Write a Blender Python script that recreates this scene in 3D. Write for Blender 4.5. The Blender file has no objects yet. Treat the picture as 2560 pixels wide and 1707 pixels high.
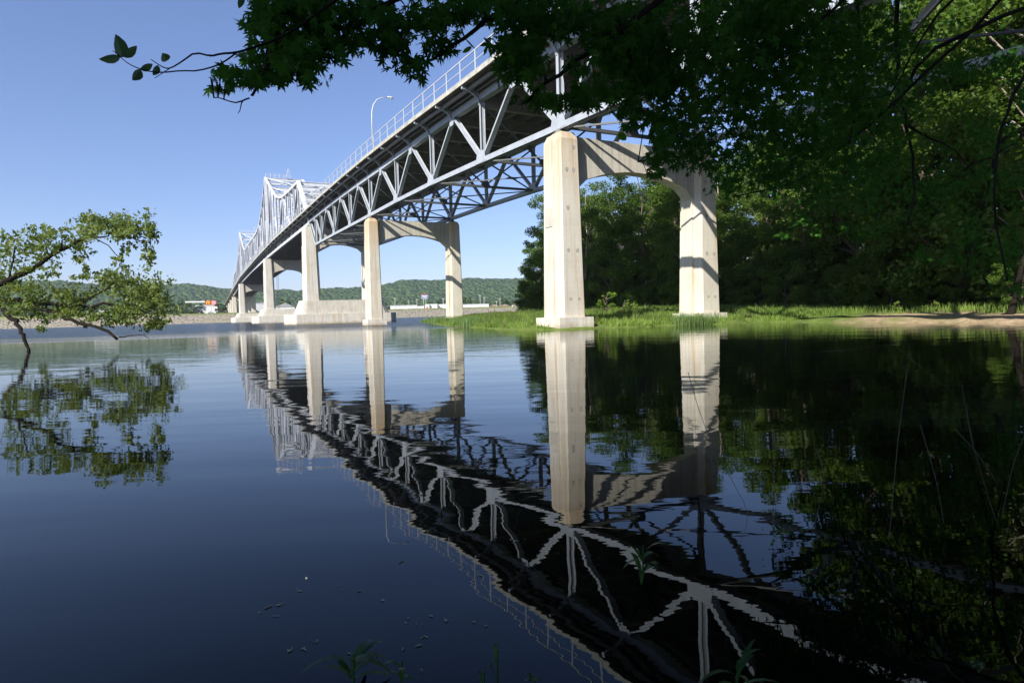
import bpy, math, random
import numpy as np
from mathutils import Vector, Matrix
random.seed(7); RNG=np.random.default_rng(11)
SC=bpy.context.scene; COL=SC.collection
R=math.radians
# ------------------------------------------------------------------ helpers
class MB:
    """collects faces of one mesh"""
    def __init__(s): s.v=[]; s.f=[]; s.m=[]
    def poly(s,pts,mi=0):
        n=len(s.v); s.v+= [tuple(p) for p in pts]; s.f.append(tuple(range(n,n+len(pts)))); s.m.append(mi)
    def hull(s,a,b,mi=0,caps=True):
        """prism between two rings of equal length"""
        n=len(s.v); k=len(a); s.v+=[tuple(p) for p in a]+[tuple(p) for p in b]
        for i in range(k):
            j=(i+1)%k; s.f.append((n+i,n+j,n+k+j,n+k+i)); s.m.append(mi)
        if caps:
            s.f.append(tuple(range(n+k-1,n-1,-1))); s.m.append(mi)
            s.f.append(tuple(range(n+k,n+2*k))); s.m.append(mi)
    def box(s,x0,x1,y0,y1,z0,z1,mi=0):
        s.hull([(x0,y0,z0),(x1,y0,z0),(x1,y1,z0),(x0,y1,z0)],[(x0,y0,z1),(x1,y0,z1),(x1,y1,z1),(x0,y1,z1)],mi)
    def beam(s,p,q,w,h,side=(1,0,0),off=0.0,mi=0):
        """box from p to q; w along 'side', h along the third axis; off shifts along side"""
        p=Vector(p); q=Vector(q); d=(q-p).normalized(); sd=Vector(side); sd=(sd-d*sd.dot(d)).normalized(); t=d.cross(sd)
        o=sd*off
        a=[p+o+sd*(w/2*i)+t*(h/2*j) for i,j in ((-1,-1),(1,-1),(1,1),(-1,1))]
        b=[q+o+sd*(w/2*i)+t*(h/2*j) for i,j in ((-1,-1),(1,-1),(1,1),(-1,1))]
        s.hull(a,b,mi)
    def hsec(s,p,q,dx,fw,t=.045,mi=0):
        """H member: two flange plates (width fw in the truss plane) dx apart, web between"""
        s.beam(p,q,t,fw,off=-dx/2,mi=mi); s.beam(p,q,t,fw,off=dx/2,mi=mi); s.beam(p,q,dx-t,t*.9,mi=mi)
    def chan(s,p,q,dx,fw,t=.05,mi=0):
        """box chord: two web plates, top plate slightly inset, lacing below"""
        s.beam(p,q,t,fw,off=-dx/2,mi=mi); s.beam(p,q,t,fw,off=dx/2,mi=mi)
        p=Vector(p);q=Vector(q); up=Vector((0,0,1)); o=up*(fw/2-.05)
        s.beam(p+o,q+o,dx-t,.03,mi=mi)
        o=-up*(fw/2-.05); L=(q-p).length; n=max(2,int(L/1.2))
        for i in range(n):
            a=p.lerp(q,i/n)+o; b=p.lerp(q,(i+.5)/n)+o; c=p.lerp(q,(i+1)/n)+o
            e=Vector((dx/2-.03,0,0)); s.beam(a-e,b+e,.06,.02,side=(0,1,0),mi=mi); s.beam(b+e,c-e,.06,.02,side=(0,1,0),mi=mi)
    def tube(s,pts,rad,n=7,mi=0):
        pts=[Vector(p) for p in pts]
        if not hasattr(rad,'__len__'): rad=[rad]*len(pts)
        base=len(s.v); prev=None
        for i,p in enumerate(pts):
            d=(pts[min(i+1,len(pts)-1)]-pts[max(i-1,0)]).normalized()
            if prev is None: prev=d.orthogonal().normalized()
            prev=(prev-d*prev.dot(d)).normalized(); t=d.cross(prev)
            for k in range(n):
                a=2*math.pi*k/n; s.v.append(tuple(p+prev*(math.cos(a)*rad[i])+t*(math.sin(a)*rad[i])))
        for i in range(len(pts)-1):
            for k in range(n):
                a=base+i*n+k; b=base+i*n+(k+1)%n; s.f.append((a,b,b+n,a+n)); s.m.append(mi)
        s.f.append(tuple(base+k for k in range(n-1,-1,-1))); s.m.append(mi)
        s.f.append(tuple(base+(len(pts)-1)*n+k for k in range(n))); s.m.append(mi)
    def mesh(s,name,mats,smooth=False):
        me=bpy.data.meshes.new(name); me.from_pydata(s.v,[],s.f)
        if not isinstance(mats,(list,tuple)): mats=[mats]
        for m in mats: me.materials.append(m)
        if len(mats)>1: me.polygons.foreach_set('material_index',s.m)
        if smooth: me.polygons.foreach_set('use_smooth',[True]*len(s.f))
        me.update(); return me
    def build(s,name,mats,parent=None,smooth=False):
        return link(name,s.mesh(name,mats,smooth),parent)
def link(name,me,parent=None):
    o=bpy.data.objects.new(name,me); COL.objects.link(o)
    if parent is not None:
        o.parent=parent; o.matrix_parent_inverse=WM[parent.name].inverted() if parent.name in WM else Matrix()
    return o
WM={}
def tag(o,label=None,cat=None,group=None,kind=None):
    if label: o['label']=label
    if cat: o['category']=cat
    if group: o['group']=group
    if kind: o['kind']=kind
    return o
def empty(name,loc=(0,0,0),parent=None,rot=0):
    o=bpy.data.objects.new(name,None); COL.objects.link(o); o.location=loc; o.rotation_euler=(0,0,rot); o.empty_display_size=.3
    if parent is None: WM[o.name]=Matrix.LocRotScale(Vector(loc),Matrix.Rotation(rot,3,'Z'),None)
    else:
        o.parent=parent; o.matrix_parent_inverse=WM[parent.name].inverted(); WM[o.name]=Matrix.Translation(Vector(loc))
    return o
def npmesh(name,verts,faces,mats,smooth=False):
    """verts Nx3, faces MxK (uniform)"""
    me=bpy.data.meshes.new(name); v=np.asarray(verts,dtype=np.float32); f=np.asarray(faces,dtype=np.int32)
    me.vertices.add(len(v)); me.vertices.foreach_set('co',v.ravel())
    k=f.shape[1]; me.loops.add(f.size); me.loops.foreach_set('vertex_index',f.ravel())
    me.polygons.add(len(f)); me.polygons.foreach_set('loop_start',np.arange(len(f),dtype=np.int32)*k)
    try: me.polygons.foreach_set('loop_total',np.full(len(f),k,dtype=np.int32))
    except Exception: pass
    if not isinstance(mats,(list,tuple)): mats=[mats]
    for m in mats: me.materials.append(m)
    me.polygons.foreach_set('use_smooth',np.full(len(f),smooth))
    me.update(calc_edges=True); me.validate(); return me
# ------------------------------------------------------------------ materials
def mat(name):
    m=bpy.data.materials.new(name); m.use_nodes=True; nt=m.node_tree
    for n in list(nt.nodes): nt.nodes.remove(n)
    out=nt.nodes.new('ShaderNodeOutputMaterial'); return m,nt,out
def N(nt,t,**k):
    n=nt.nodes.new(t)
    for a,b in k.items():
        if a.startswith('i_'): n.inputs[a[2:].replace('_',' ')].default_value=b
        else: setattr(n,a,b)
    return n
def noise(nt,vec,scale,detail=4,rough=.55,w=None):
    n=N(nt,'ShaderNodeTexNoise'); n.inputs['Scale'].default_value=scale; n.inputs['Detail'].default_value=detail; n.inputs['Roughness'].default_value=rough
    if vec is not None: nt.links.new(vec,n.inputs['Vector'])
    return n.outputs['Fac']
def ramp(nt,fac,stops):
    n=N(nt,'ShaderNodeValToRGB'); e=n.color_ramp.elements
    while len(e)<len(stops): e.new(.5)
    for s,(p,c) in zip(e,stops):
        s.position=p; s.color=(*c,1) if hasattr(c,'__len__') else (c,c,c,1)
    nt.links.new(fac,n.inputs['Fac']); return n.outputs['Color']
def mapping(nt,vec,scale=(1,1,1),rot=(0,0,0)):
    n=N(nt,'ShaderNodeMapping'); n.inputs['Scale'].default_value=scale; n.inputs['Rotation'].default_value=rot
    nt.links.new(vec,n.inputs['Vector']); return n.outputs['Vector']
def mixc(nt,fac,a,b,mode='MIX'):
    n=N(nt,'ShaderNodeMix',data_type='RGBA',blend_type=mode)
    for i,x in ((0,fac),(6,a),(7,b)):
        if hasattr(x,'is_output') or isinstance(x,bpy.types.NodeSocket): nt.links.new(x,n.inputs[i])
        elif i==0: n.inputs[i].default_value=x
        else: n.inputs[i].default_value=(*x,1)
    return n.outputs[2]
def bump(nt,h,strength,dist,normal=None):
    b=N(nt,'ShaderNodeBump'); b.inputs['Strength'].default_value=strength; b.inputs['Distance'].default_value=dist
    nt.links.new(h,b.inputs['Height'])
    if normal is not None: nt.links.new(normal,b.inputs['Normal'])
    return b.outputs['Normal']
def pos(nt): return N(nt,'ShaderNodeNewGeometry').outputs['Position']
def prin(nt,out,col,rough=.8,spec=.3,nrm=None,metal=0):
    p=N(nt,'ShaderNodeBsdfPrincipled')
    if isinstance(col,bpy.types.NodeSocket): nt.links.new(col,p.inputs['Base Color'])
    else: p.inputs['Base Color'].default_value=(*col,1)
    if isinstance(rough,bpy.types.NodeSocket): nt.links.new(rough,p.inputs['Roughness'])
    else: p.inputs['Roughness'].default_value=rough
    p.inputs['Specular IOR Level'].default_value=spec; p.inputs['Metallic'].default_value=metal
    if nrm is not None: nt.links.new(nrm,p.inputs['Normal'])
    nt.links.new(p.outputs[0],out.inputs['Surface']); return p
def simple(name,c,rough=.7,var=.15,scale=2.0,spec=.3,b=.02):
    m,nt,out=mat(name); P=pos(nt); f=noise(nt,P,scale,5)
    col=ramp(nt,f,[(.3,[x*(1-var) for x in c]),(.7,[min(1,x*(1+var)) for x in c])])
    prin(nt,out,col,rough,spec,bump(nt,noise(nt,P,scale*6,3),.4,b)); return m
def concrete(name,base,stain,zr=None):
    m,nt,out=mat(name); P=pos(nt)
    f=noise(nt,P,.55,6,.62); col=ramp(nt,f,[(.3,[x*.86 for x in base]),(.52,base),(.72,[min(1,x*1.07) for x in base])])
    st=noise(nt,mapping(nt,P,(1.7,1.7,.09)),1.0,5,.6); sf=ramp(nt,st,[(.52,0),(.72,1)])
    col=mixc(nt,sf,col,mixc(nt,.7,base,stain))
    bl=noise(nt,P,1.5,3); bf=ramp(nt,bl,[(.70,0),(.78,.5)]); col=mixc(nt,bf,col,[x*.6 for x in base])
    # board marks: horizontal lift lines
    wv=N(nt,'ShaderNodeTexWave',wave_type='BANDS',bands_direction='Z'); wv.inputs['Scale'].default_value=.85; wv.inputs['Distortion'].default_value=.6; wv.inputs['Detail'].default_value=2
    nt.links.new(P,wv.inputs['Vector']); lf=ramp(nt,wv.outputs['Fac'],[(.0,.12),(.12,0)]); col=mixc(nt,lf,col,[x*.7 for x in base])
    fl=noise(nt,mapping(nt,P,(3.2,3.2,.05)),1.0,4,.65); col=mixc(nt,ramp(nt,fl,[(.54,0),(.66,.6)]),col,[x*.55 for x in base])
    if zr:
        sz_=N(nt,'ShaderNodeSeparateXYZ'); nt.links.new(P,sz_.inputs[0]); mz=N(nt,'ShaderNodeMapRange'); nt.links.new(sz_.outputs[2],mz.inputs[0]); mz.inputs[1].default_value=zr[0]; mz.inputs[2].default_value=zr[1]
        rs=noise(nt,mapping(nt,P,(1.1,1.1,.12)),1.0,5,.65); mm_=N(nt,'ShaderNodeMath',operation='MULTIPLY'); nt.links.new(mz.outputs[0],mm_.inputs[0]); nt.links.new(ramp(nt,rs,[(.38,.15),(.62,1)]),mm_.inputs[1]); col=mixc(nt,mm_.outputs[0],col,(.47,.29,.12))
    # tide mark near the water
    sx=N(nt,'ShaderNodeSeparateXYZ'); nt.links.new(P,sx.inputs[0])
    ad=N(nt,'ShaderNodeMath',operation='ADD'); nt.links.new(sx.outputs[2],ad.inputs[0]); nt.links.new(noise(nt,P,1.2,3),ad.inputs[1])
    tf=ramp(nt,ad.outputs[0],[(.55,.75),(1.1,0)]); col=mixc(nt,tf,col,(.33,.27,.18))
    prin(nt,out,col,.85,.2,bump(nt,noise(nt,P,9,6,.7),.5,.02)); return m
M={}
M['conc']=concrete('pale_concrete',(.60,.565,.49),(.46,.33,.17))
M['conc_rust']=concrete('rust_streaked_concrete',(.60,.555,.46),(.46,.33,.17),(9.5,16.5))
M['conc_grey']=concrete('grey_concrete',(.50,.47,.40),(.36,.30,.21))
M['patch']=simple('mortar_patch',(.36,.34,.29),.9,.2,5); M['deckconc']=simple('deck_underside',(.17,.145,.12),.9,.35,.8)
M['edge']=simple('deck_edge',(.42,.40,.34),.9,.25,1.2)
def steel(name,c,rust=.62):
    m,nt,out=mat(name); P=pos(nt); f=noise(nt,P,.8,5,.6)
    col=ramp(nt,f,[(.3,[x*.85 for x in c]),(.7,[min(1,x*1.08) for x in c])])
    rf=ramp(nt,noise(nt,P,1.3,8,.75),[(rust,0),(rust+.08,.85)]); col=mixc(nt,rf,col,(.19,.095,.045))
    prin(nt,out,col,.5,.4,bump(nt,noise(nt,P,6,4),.2,.01)); return m
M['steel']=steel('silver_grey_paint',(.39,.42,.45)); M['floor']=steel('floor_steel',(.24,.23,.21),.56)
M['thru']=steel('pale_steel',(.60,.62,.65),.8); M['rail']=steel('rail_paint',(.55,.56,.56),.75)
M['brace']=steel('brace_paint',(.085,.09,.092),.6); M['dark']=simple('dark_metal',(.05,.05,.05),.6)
def bark(name,c):
    m,nt,out=mat(name); P=pos(nt); f=noise(nt,mapping(nt,P,(5,5,1.2)),1.2,6,.65)
    col=ramp(nt,f,[(.3,[x*.45 for x in c]),(.55,c),(.75,[min(1,x*1.5) for x in c])])
    prin(nt,out,col,.9,.1,bump(nt,f,.8,.05)); return m
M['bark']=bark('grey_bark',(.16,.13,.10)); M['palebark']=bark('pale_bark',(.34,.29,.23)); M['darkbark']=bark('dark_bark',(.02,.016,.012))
def leaf(name,a,b,tr=.35,scale=.35,trc=None,rough=.45,sp=.25):
    m,nt,out=mat(name); P=pos(nt); f=noise(nt,P,scale,4,.6); f2=noise(nt,P,scale*22,2,.5)
    ad=N(nt,'ShaderNodeMath',operation='ADD'); ad.inputs[1].default_value=0
    mu=N(nt,'ShaderNodeMath',operation='MULTIPLY_ADD'); nt.links.new(f2,mu.inputs[0]); mu.inputs[1].default_value=.5; nt.links.new(f,mu.inputs[2])
    col=ramp(nt,mu.outputs[0],[(.58,a),(.92,b)])
    p=N(nt,'ShaderNodeBsdfPrincipled'); nt.links.new(col,p.inputs['Base Color']); p.inputs['Roughness'].default_value=rough; p.inputs['Specular IOR Level'].default_value=sp
    t=N(nt,'ShaderNodeBsdfTranslucent'); tc=mixc(nt,.5,col,trc or (b[0]*1.5,b[1]*1.4,b[2]*.6)); nt.links.new(tc,t.inputs['Color'])
    mx=N(nt,'ShaderNodeMixShader'); mx.inputs[0].default_value=tr; nt.links.new(p.outputs[0],mx.inputs[1]); nt.links.new(t.outputs[0],mx.inputs[2])
    nt.links.new(mx.outputs[0],out.inputs['Surface']); return m
M['leaf']=leaf('wood_leaves',(.035,.085,.014),(.16,.25,.04),.45)
M['leaf2']=leaf('light_leaves',(.07,.13,.025),(.17,.25,.05),.4)
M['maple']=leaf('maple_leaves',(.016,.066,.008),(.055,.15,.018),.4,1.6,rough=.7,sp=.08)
M['willow']=leaf('river_leaves',(.07,.12,.025),(.20,.25,.06),.4,.8)
M['far']=leaf('far_leaves',(.04,.085,.025),(.10,.16,.045),.3,.1)
M['grass']=leaf('grass_blades',(.11,.19,.03),(.24,.34,.07),.4,.25)
M['reed']=leaf('reed_blades',(.10,.17,.05),(.19,.28,.09),.4,.5)
M['weed']=leaf('weed_leaves',(.12,.21,.03),(.22,.33,.05),.45,.8)
M['shade']=leaf('shade_plant',(.02,.07,.015),(.05,.13,.02),.3,2)
M['oval']=leaf('oval_leaves',(.03,.075,.02),(.06,.13,.03),.3,6)
M['deb']=simple('dry_debris',(.30,.30,.25),.8,.3,8)
# ------------------------------------------------------------------ camera
f,pit,roll,yaw,cx,cy,cz=1569.474,.0452922,-.0269422,.4652602,-24.25472,-39.44097,1.27432
CF=Vector((math.sin(yaw)*math.cos(pit),math.cos(yaw)*math.cos(pit),-math.sin(pit)))
CR=Vector((math.cos(yaw),-math.sin(yaw),0)); CU=CR.cross(CF)
R2=CR*math.cos(roll)+CU*math.sin(roll); U2=-CR*math.sin(roll)+CU*math.cos(roll)
CP=Vector((cx,cy,cz))
def at(px,py,d):
    """world point that stands d metres ahead of the photographer in the direction of photo pixel px,py"""
    return CP+(CF+R2*((px-1280)/f)-U2*((py-853.5)/f))*d
cam=bpy.data.cameras.new('camera'); co=bpy.data.objects.new('camera',cam); COL.objects.link(co); SC.camera=co
cam.sensor_width=36; cam.lens=f/2560*36; cam.clip_end=30000; cam.clip_start=.05
co.matrix_world=Matrix(((R2.x,U2.x,-CF.x,cx),(R2.y,U2.y,-CF.y,cy),(R2.z,U2.z,-CF.z,cz),(0,0,0,1)))
# ------------------------------------------------------------------ light
S=Vector((-1,-.58,.78)).normalized()
sl=bpy.data.lights.new('sun','SUN'); sl.energy=4.3; sl.angle=R(.5); sl.color=(1,.955,.88)
so=bpy.data.objects.new('sun',sl); COL.objects.link(so); so.rotation_euler=S.to_track_quat('Z','Y').to_euler()
w=bpy.data.worlds.new('World'); SC.world=w; w.use_nodes=True; nt=w.node_tree
sky=nt.nodes.new('ShaderNodeTexSky'); sky.sky_type='NISHITA'; sky.sun_disc=False
sky.sun_elevation=math.asin(S.z); sky.sun_rotation=math.atan2(S.x,S.y); sky.air_density=1.0; sky.dust_density=.3; sky.ozone_density=6.0; sky.altitude=200
bg=nt.nodes['Background']; bg.inputs['Strength'].default_value=.15; gm=nt.nodes.new('ShaderNodeGamma'); gm.inputs[1].default_value=.87; nt.links.new(sky.outputs[0],gm.inputs[0]); nt.links.new(mixc(nt,1.0,gm.outputs[0],(.70,.64,.72),'MULTIPLY'),bg.inputs['Color'])
SC.view_settings.view_transform='Standard'; SC.view_settings.look='None'; SC.view_settings.gamma=1; SC.view_settings.exposure=.95
# ------------------------------------------------------------------ water
m,nt,out=mat('river_water'); P=pos(nt)
sx=N(nt,'ShaderNodeSeparateXYZ'); nt.links.new(P,sx.inputs[0])
rot=mapping(nt,P,(1,1,1),(0,0,yaw))
st=mapping(nt,rot,(.55,1.5,1))     # crests run across the view as the low swell did
h1=noise(nt,st,.55,2,.5); h2=noise(nt,st,2.6,3,.55); h3=noise(nt,P,9,2,.5)
ln=N(nt,'ShaderNodeVectorMath',operation='DISTANCE'); nt.links.new(P,ln.inputs[0]); ln.inputs[1].default_value=(cx-6,cy,0)
far=N(nt,'ShaderNodeMapRange'); nt.links.new(ln.outputs['Value'],far.inputs[0]); far.inputs[1].default_value=4; far.inputs[2].default_value=45; far.inputs[3].default_value=.12; far.inputs[4].default_value=1.5
n1=bump(nt,h1,1,.02); nt.links.new(far.outputs[0],n1.node.inputs['Strength']) if False else None
n2=bump(nt,h2,1,.0016,n1); n2.node.inputs['Distance'].default_value=.0016
fr2=N(nt,'ShaderNodeMapRange'); nt.links.new(ln.outputs['Value'],fr2.inputs[0]); fr2.inputs[1].default_value=4; fr2.inputs[2].default_value=45; fr2.inputs[3].default_value=.42; fr2.inputs[4].default_value=.85
for nn_,dd_ in ((n1.node,.011),(n2.node,.0016)):
    mm=N(nt,'ShaderNodeMath',operation='MULTIPLY'); nt.links.new((far if dd_<.005 else fr2).outputs[0],mm.inputs[0]); mm.inputs[1].default_value=dd_*(1.6 if dd_<.005 else 1.6); nt.links.new(mm.outputs[0],nn_.inputs['Distance'])
# wind-ruffled open river beyond ~65 m
wob=N(nt,'ShaderNodeMath',operation='MULTIPLY_ADD'); nt.links.new(noise(nt,mapping(nt,rot,(.02,.1,1)),1,3),wob.inputs[0]); wob.inputs[1].default_value=40; nt.links.new(ln.outputs['Value'],wob.inputs[2])
mr=N(nt,'ShaderNodeMapRange'); nt.links.new(wob.outputs[0],mr.inputs[0]); mr.inputs[1].default_value=78; mr.inputs[2].default_value=112; mr.inputs[3].default_value=0; mr.inputs[4].default_value=1
b3=N(nt,'ShaderNodeBump'); b3.inputs['Distance'].default_value=.35; nt.links.new(noise(nt,st,3.2,4,.6),b3.inputs['Height']); nt.links.new(mr.outputs[0],b3.inputs['Strength']); nt.links.new(n2,b3.inputs['Normal'])
rr=N(nt,'ShaderNodeMath',operation='MULTIPLY'); nt.links.new(mr.outputs[0],rr.inputs[0]); rr.inputs[1].default_value=.2
wp=prin(nt,out,(.0002,.0006,.001),rr.outputs[0],.42,b3.outputs['Normal']); wp.inputs['IOR'].default_value=1.333; wp.inputs['Specular Tint'].default_value=(.42,.76,.95,1)
b=MB(); b.poly([(-6000,-3000,0),(6000,-3000,0),(6000,405,0),(-6000,405,0)])
tag(b.build('river_water',m),'calm dark blue river mirroring the bridge and trees','river',kind='structure')
# ------------------------------------------------------------------ near bank terrain
SH=np.array([(24,-110),(19,-70),(17,-45),(15.6,-30),(15.2,-20),(15,-12),(15.4,-7),(14.6,-4.6),(11.5,-4.2),(9,-3.2),(6.5,-2.6),(3.6,-3.4),(1.5,-2.3),(-1.0,-2.0),(-2.9,-1.3),(-3.6,4),(-2,11),(-.3,18),(3,35),(8,55),(12.2,70),(17,76),(30,83),(60,92),(150,110),(900,260)],float)
def sdist(x,y):
    """signed distance to the shoreline, positive inland"""
    x=np.asarray(x,float); y=np.asarray(y,float); best=np.full(x.shape,1e9); sg=np.ones(x.shape)
    for a,c in zip(SH[:-1],SH[1:]):
        d=c-a; t=np.clip(((x-a[0])*d[0]+(y-a[1])*d[1])/(d@d),0,1); ex=x-a[0]-t*d[0]; ey=y-a[1]-t*d[1]; dd=np.hypot(ex,ey)
        cr=d[0]*(y-a[1])-d[1]*(x-a[0]); u=dd<best-1e-9; best=np.where(u,dd,best); sg=np.where(u,np.where(cr<0,1,-1),sg)
    return best*sg
def vnoise(x,y,s,seed=0):
    x=np.asarray(x)*s+seed*13.7; y=np.asarray(y)*s+seed*7.3
    g=np.random.default_rng(seed+5).random((64,64)); xi=np.floor(x).astype(int); yi=np.floor(y).astype(int); u=x-xi; v=y-yi; u=u*u*(3-2*u); v=v*v*(3-2*v)
    G=lambda i,j:g[i%64,j%64]
    return (G(xi,yi)*(1-u)+G(xi+1,yi)*u)*(1-v)+(G(xi,yi+1)*(1-u)+G(xi+1,yi+1)*u)*v
def gh(x,y):
    d=sdist(x,y)+(vnoise(x,y,.5,1)-.5)*1.4+(vnoise(x,y,1.7,8)-.5)*.7
    steep=1/(1+np.exp((np.asarray(y)+9)/2.0))        # cut bank further up the shore
    low=.10+ .9*(1-np.exp(-np.maximum(d,0)/9)); hi=.72*(1-np.exp(-np.maximum(d,0)/1.6))
    h=np.where(d>0,low*(1-steep)+hi*steep+.35*(1-np.exp(-np.maximum(d-4,0)/18)), d*.25+.02)
    return h+(vnoise(x,y,.9,2)-.5)*.14*np.clip(d,0,1)+(vnoise(x,y,.12,3)-.5)*.5*np.clip(d/10,0,1)-.04
def grid(xs,ys,hf):
    X,Y=np.meshgrid(xs,ys); Z=hf(X,Y); v=np.stack([X.ravel(),Y.ravel(),Z.ravel()],1); nx=len(xs)
    i=np.arange(len(ys)-1)[:,None]*nx+np.arange(nx-1)[None,:]; i=i.ravel()
    return v,np.stack([i,i+1,i+nx+1,i+nx],1)
def axis(a,b,c,d,fine,coarse):
    return np.concatenate([np.arange(a,b,coarse),np.arange(b,c,fine),np.arange(c,d,coarse)])
v,fc=grid(axis(-10,-6,24,190,.35,4),axis(-110,-32,30,200,.4,4),gh)
m,nt,out=mat('bank_ground'); P=pos(nt); g=noise(nt,P,.45,6,.65)
sand=ramp(nt,noise(nt,P,2.2,6,.7),[(.3,(.24,.17,.10)),(.7,(.44,.34,.22))]); gr=ramp(nt,noise(nt,P,1.5,5,.7),[(.3,(.07,.11,.02)),(.7,(.17,.22,.055))])
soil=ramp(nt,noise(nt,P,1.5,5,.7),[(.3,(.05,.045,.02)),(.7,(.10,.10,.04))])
sx=N(nt,'ShaderNodeSeparateXYZ'); nt.links.new(P,sx.inputs[0])
ym=N(nt,'ShaderNodeMapRange'); nt.links.new(sx.outputs[1],ym.inputs[0]); ym.inputs[1].default_value=-13; ym.inputs[2].default_value=-4
ad=N(nt,'ShaderNodeMath',operation='MULTIPLY_ADD'); nt.links.new(g,ad.inputs[0]); ad.inputs[1].default_value=1.0; nt.links.new(ym.outputs[0],ad.inputs[2])
c1=mixc(nt,ramp(nt,ad.outputs[0],[(.45,0),(.75,1)]),sand,gr)
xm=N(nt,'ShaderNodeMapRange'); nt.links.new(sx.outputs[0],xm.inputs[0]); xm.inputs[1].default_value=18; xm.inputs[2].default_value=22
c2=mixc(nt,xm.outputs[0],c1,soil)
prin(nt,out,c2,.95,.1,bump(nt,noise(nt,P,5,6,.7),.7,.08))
link('near_bank',npmesh('near_bank',v,fc,m,True)); tag(bpy.data.objects['near_bank'],'low sandy and grassy river bank under the near piers','river bank',kind='structure')
# left shore patch that carries the leaning tree (outside the frame)
def gl(x,y):
    return .9-np.hypot((x+52)/9.,(y-3)/14.)*.95+(vnoise(x,y,.4,6)-.5)*.4
v,fc=grid(np.arange(-70,-36,1.),np.arange(-22,28,1.),gl)
tag(link('side_bank',npmesh('side_bank',v,fc,m,True)),'earthen shore left of the photographer','river bank',kind='structure')
# ------------------------------------------------------------------ bridge geometry functions
W=12.82
BCY=[-120,-54.8,-23.2,-13.7,0,13.7,27.4,41.1,54.8,68.5,82.2,95.9,109.6]
BCZ=[8.5,11.9,13.45,14.02,14.62,15.30,15.90,16.28,16.52,16.78,17.05,17.28,17.45]
TCY=[-120,-54.8,-20.5,-6.85,6.85,20.5,34.2,48,61.6,75.3,89,109.6]
TCZ=[15.0,17.8,19.25,19.95,20.68,21.30,21.68,21.98,22.42,22.80,23.05,23.35]
DKY=[-120,-54.8,-20,-6.5,9,19,32.5,52,66,85,112,169,227,328,440,540,640]
DKZ=[16.4,18.9,20.6,21.3,21.95,22.45,23.15,23.95,24.35,24.75,25.1,25.85,25.75,24.7,20.3,15.6,10.5]
bc=lambda y: float(np.interp(y,BCY,BCZ)); tc=lambda y: float(np.interp(y,TCY,TCZ)); zd=lambda y: float(np.interp(y,DKY,DKZ))
XL,XR=-2.05,W+2.05
bridge=empty('truss_bridge',(W/2,109.6,0)); tag(bridge,'long silver steel truss bridge on pale concrete piers crossing the river','bridge')
ST,TH,FL=M['steel'],M['thru'],M['floor']
HU=6.85
# deck
ys=sorted(set([-120+i*6.85 for i in range(112)])); b=MB(); e=(MB(),MB())
for y0,y1 in zip(ys[:-1],ys[1:]):
    a,c=zd(y0)-.16,zd(y1)-.16
    b.hull([(XL+.12,y0,a-.24),(XR-.12,y0,a-.24),(XR-.12,y0,a),(XL+.12,y0,a)],[(XL+.12,y1,c-.24),(XR-.12,y1,c-.24),(XR-.12,y1,c),(XL+.12,y1,c)])
    for ie,(x0,x1) in enumerate(((XL,XL+.3),(XR-.3,XR))):
        e[ie].hull([(x0,y0,a-.20),(x1,y0,a-.20),(x1,y0,a+.16),(x0,y0,a+.16)],[(x0,y1,c-.20),(x1,y1,c-.20),(x1,y1,c+.16),(x0,y1,c+.16)])
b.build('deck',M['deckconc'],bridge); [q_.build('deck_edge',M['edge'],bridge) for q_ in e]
for x in (-1.35,-.62,1.6,3.6,5.4,7.4,9.2,11.2,W+.62,W+1.35):
    b=MB(); d=.62 if 0<x<W else .32
    for y0,y1 in zip(ys[:-1],ys[1:]):
        if y0>540: continue
        b.beam((x,y0,zd(y0)-.46-d/2),(x,y1,zd(y1)-.46-d/2),.05,d); b.beam((x,y0,zd(y0)-.46-d),(x,y1,zd(y1)-.46-d),.24,.04)
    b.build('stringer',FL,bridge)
def floorbeam(y,parent):
    b=MB(); z=zd(y)-.47; d=1.15
    b.beam((.1,y,z-d/2-.5),(W-.1,y,z-d/2-.5),.04,d,side=(0,1,0)); b.beam((.1,y,z-d-.5),(W-.1,y,z-d-.5),.42,.05,side=(0,1,0)); b.beam((.1,y,z-.5),(W-.1,y,z-.5),.38,.05,side=(0,1,0))
    b.build('floor_beam',FL,parent)
    for s,x0 in ((-1,0),(1,W)):
        b=MB(); prof=[(0.25,-.02),(1.95,-.02),(1.95,-.20),(1.55,-.26),(1.1,-.40),(.7,-.66),(.42,-1.0),(.25,-1.45)]
        A=[(x0+s*px,y-.03,z+pz+.04) for px,pz in prof]; B=[(x0+s*px,y+.03,z+pz+.04) for px,pz in prof]
        b.hull(A,B)
        for (p0,p1) in zip(prof[1:],prof[2:]):
            b.beam((x0+s*p0[0],y,z+p0[1]+.02),(x0+s*p1[0],y,z+p1[1]+.02),.26,.035,side=(0,1,0))
        b.build('sidewalk_bracket',ST,parent)
def gusset(b,y,z,w,h,x0,dz=0,taper=.6):
    for s in (-.25,):
        for sgn in (-1,):
            x=x0+s+sgn*.035
            top=[(x-.014,y-w/2,z+dz+h/2),(x-.014,y+w/2,z+dz+h/2),(x-.014,y+w/2*taper,z+dz-h/2),(x-.014,y-w/2*taper,z+dz-h/2)]
            b.hull(top,[(px+.028,py,pz) for px,py,pz in top])
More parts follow.
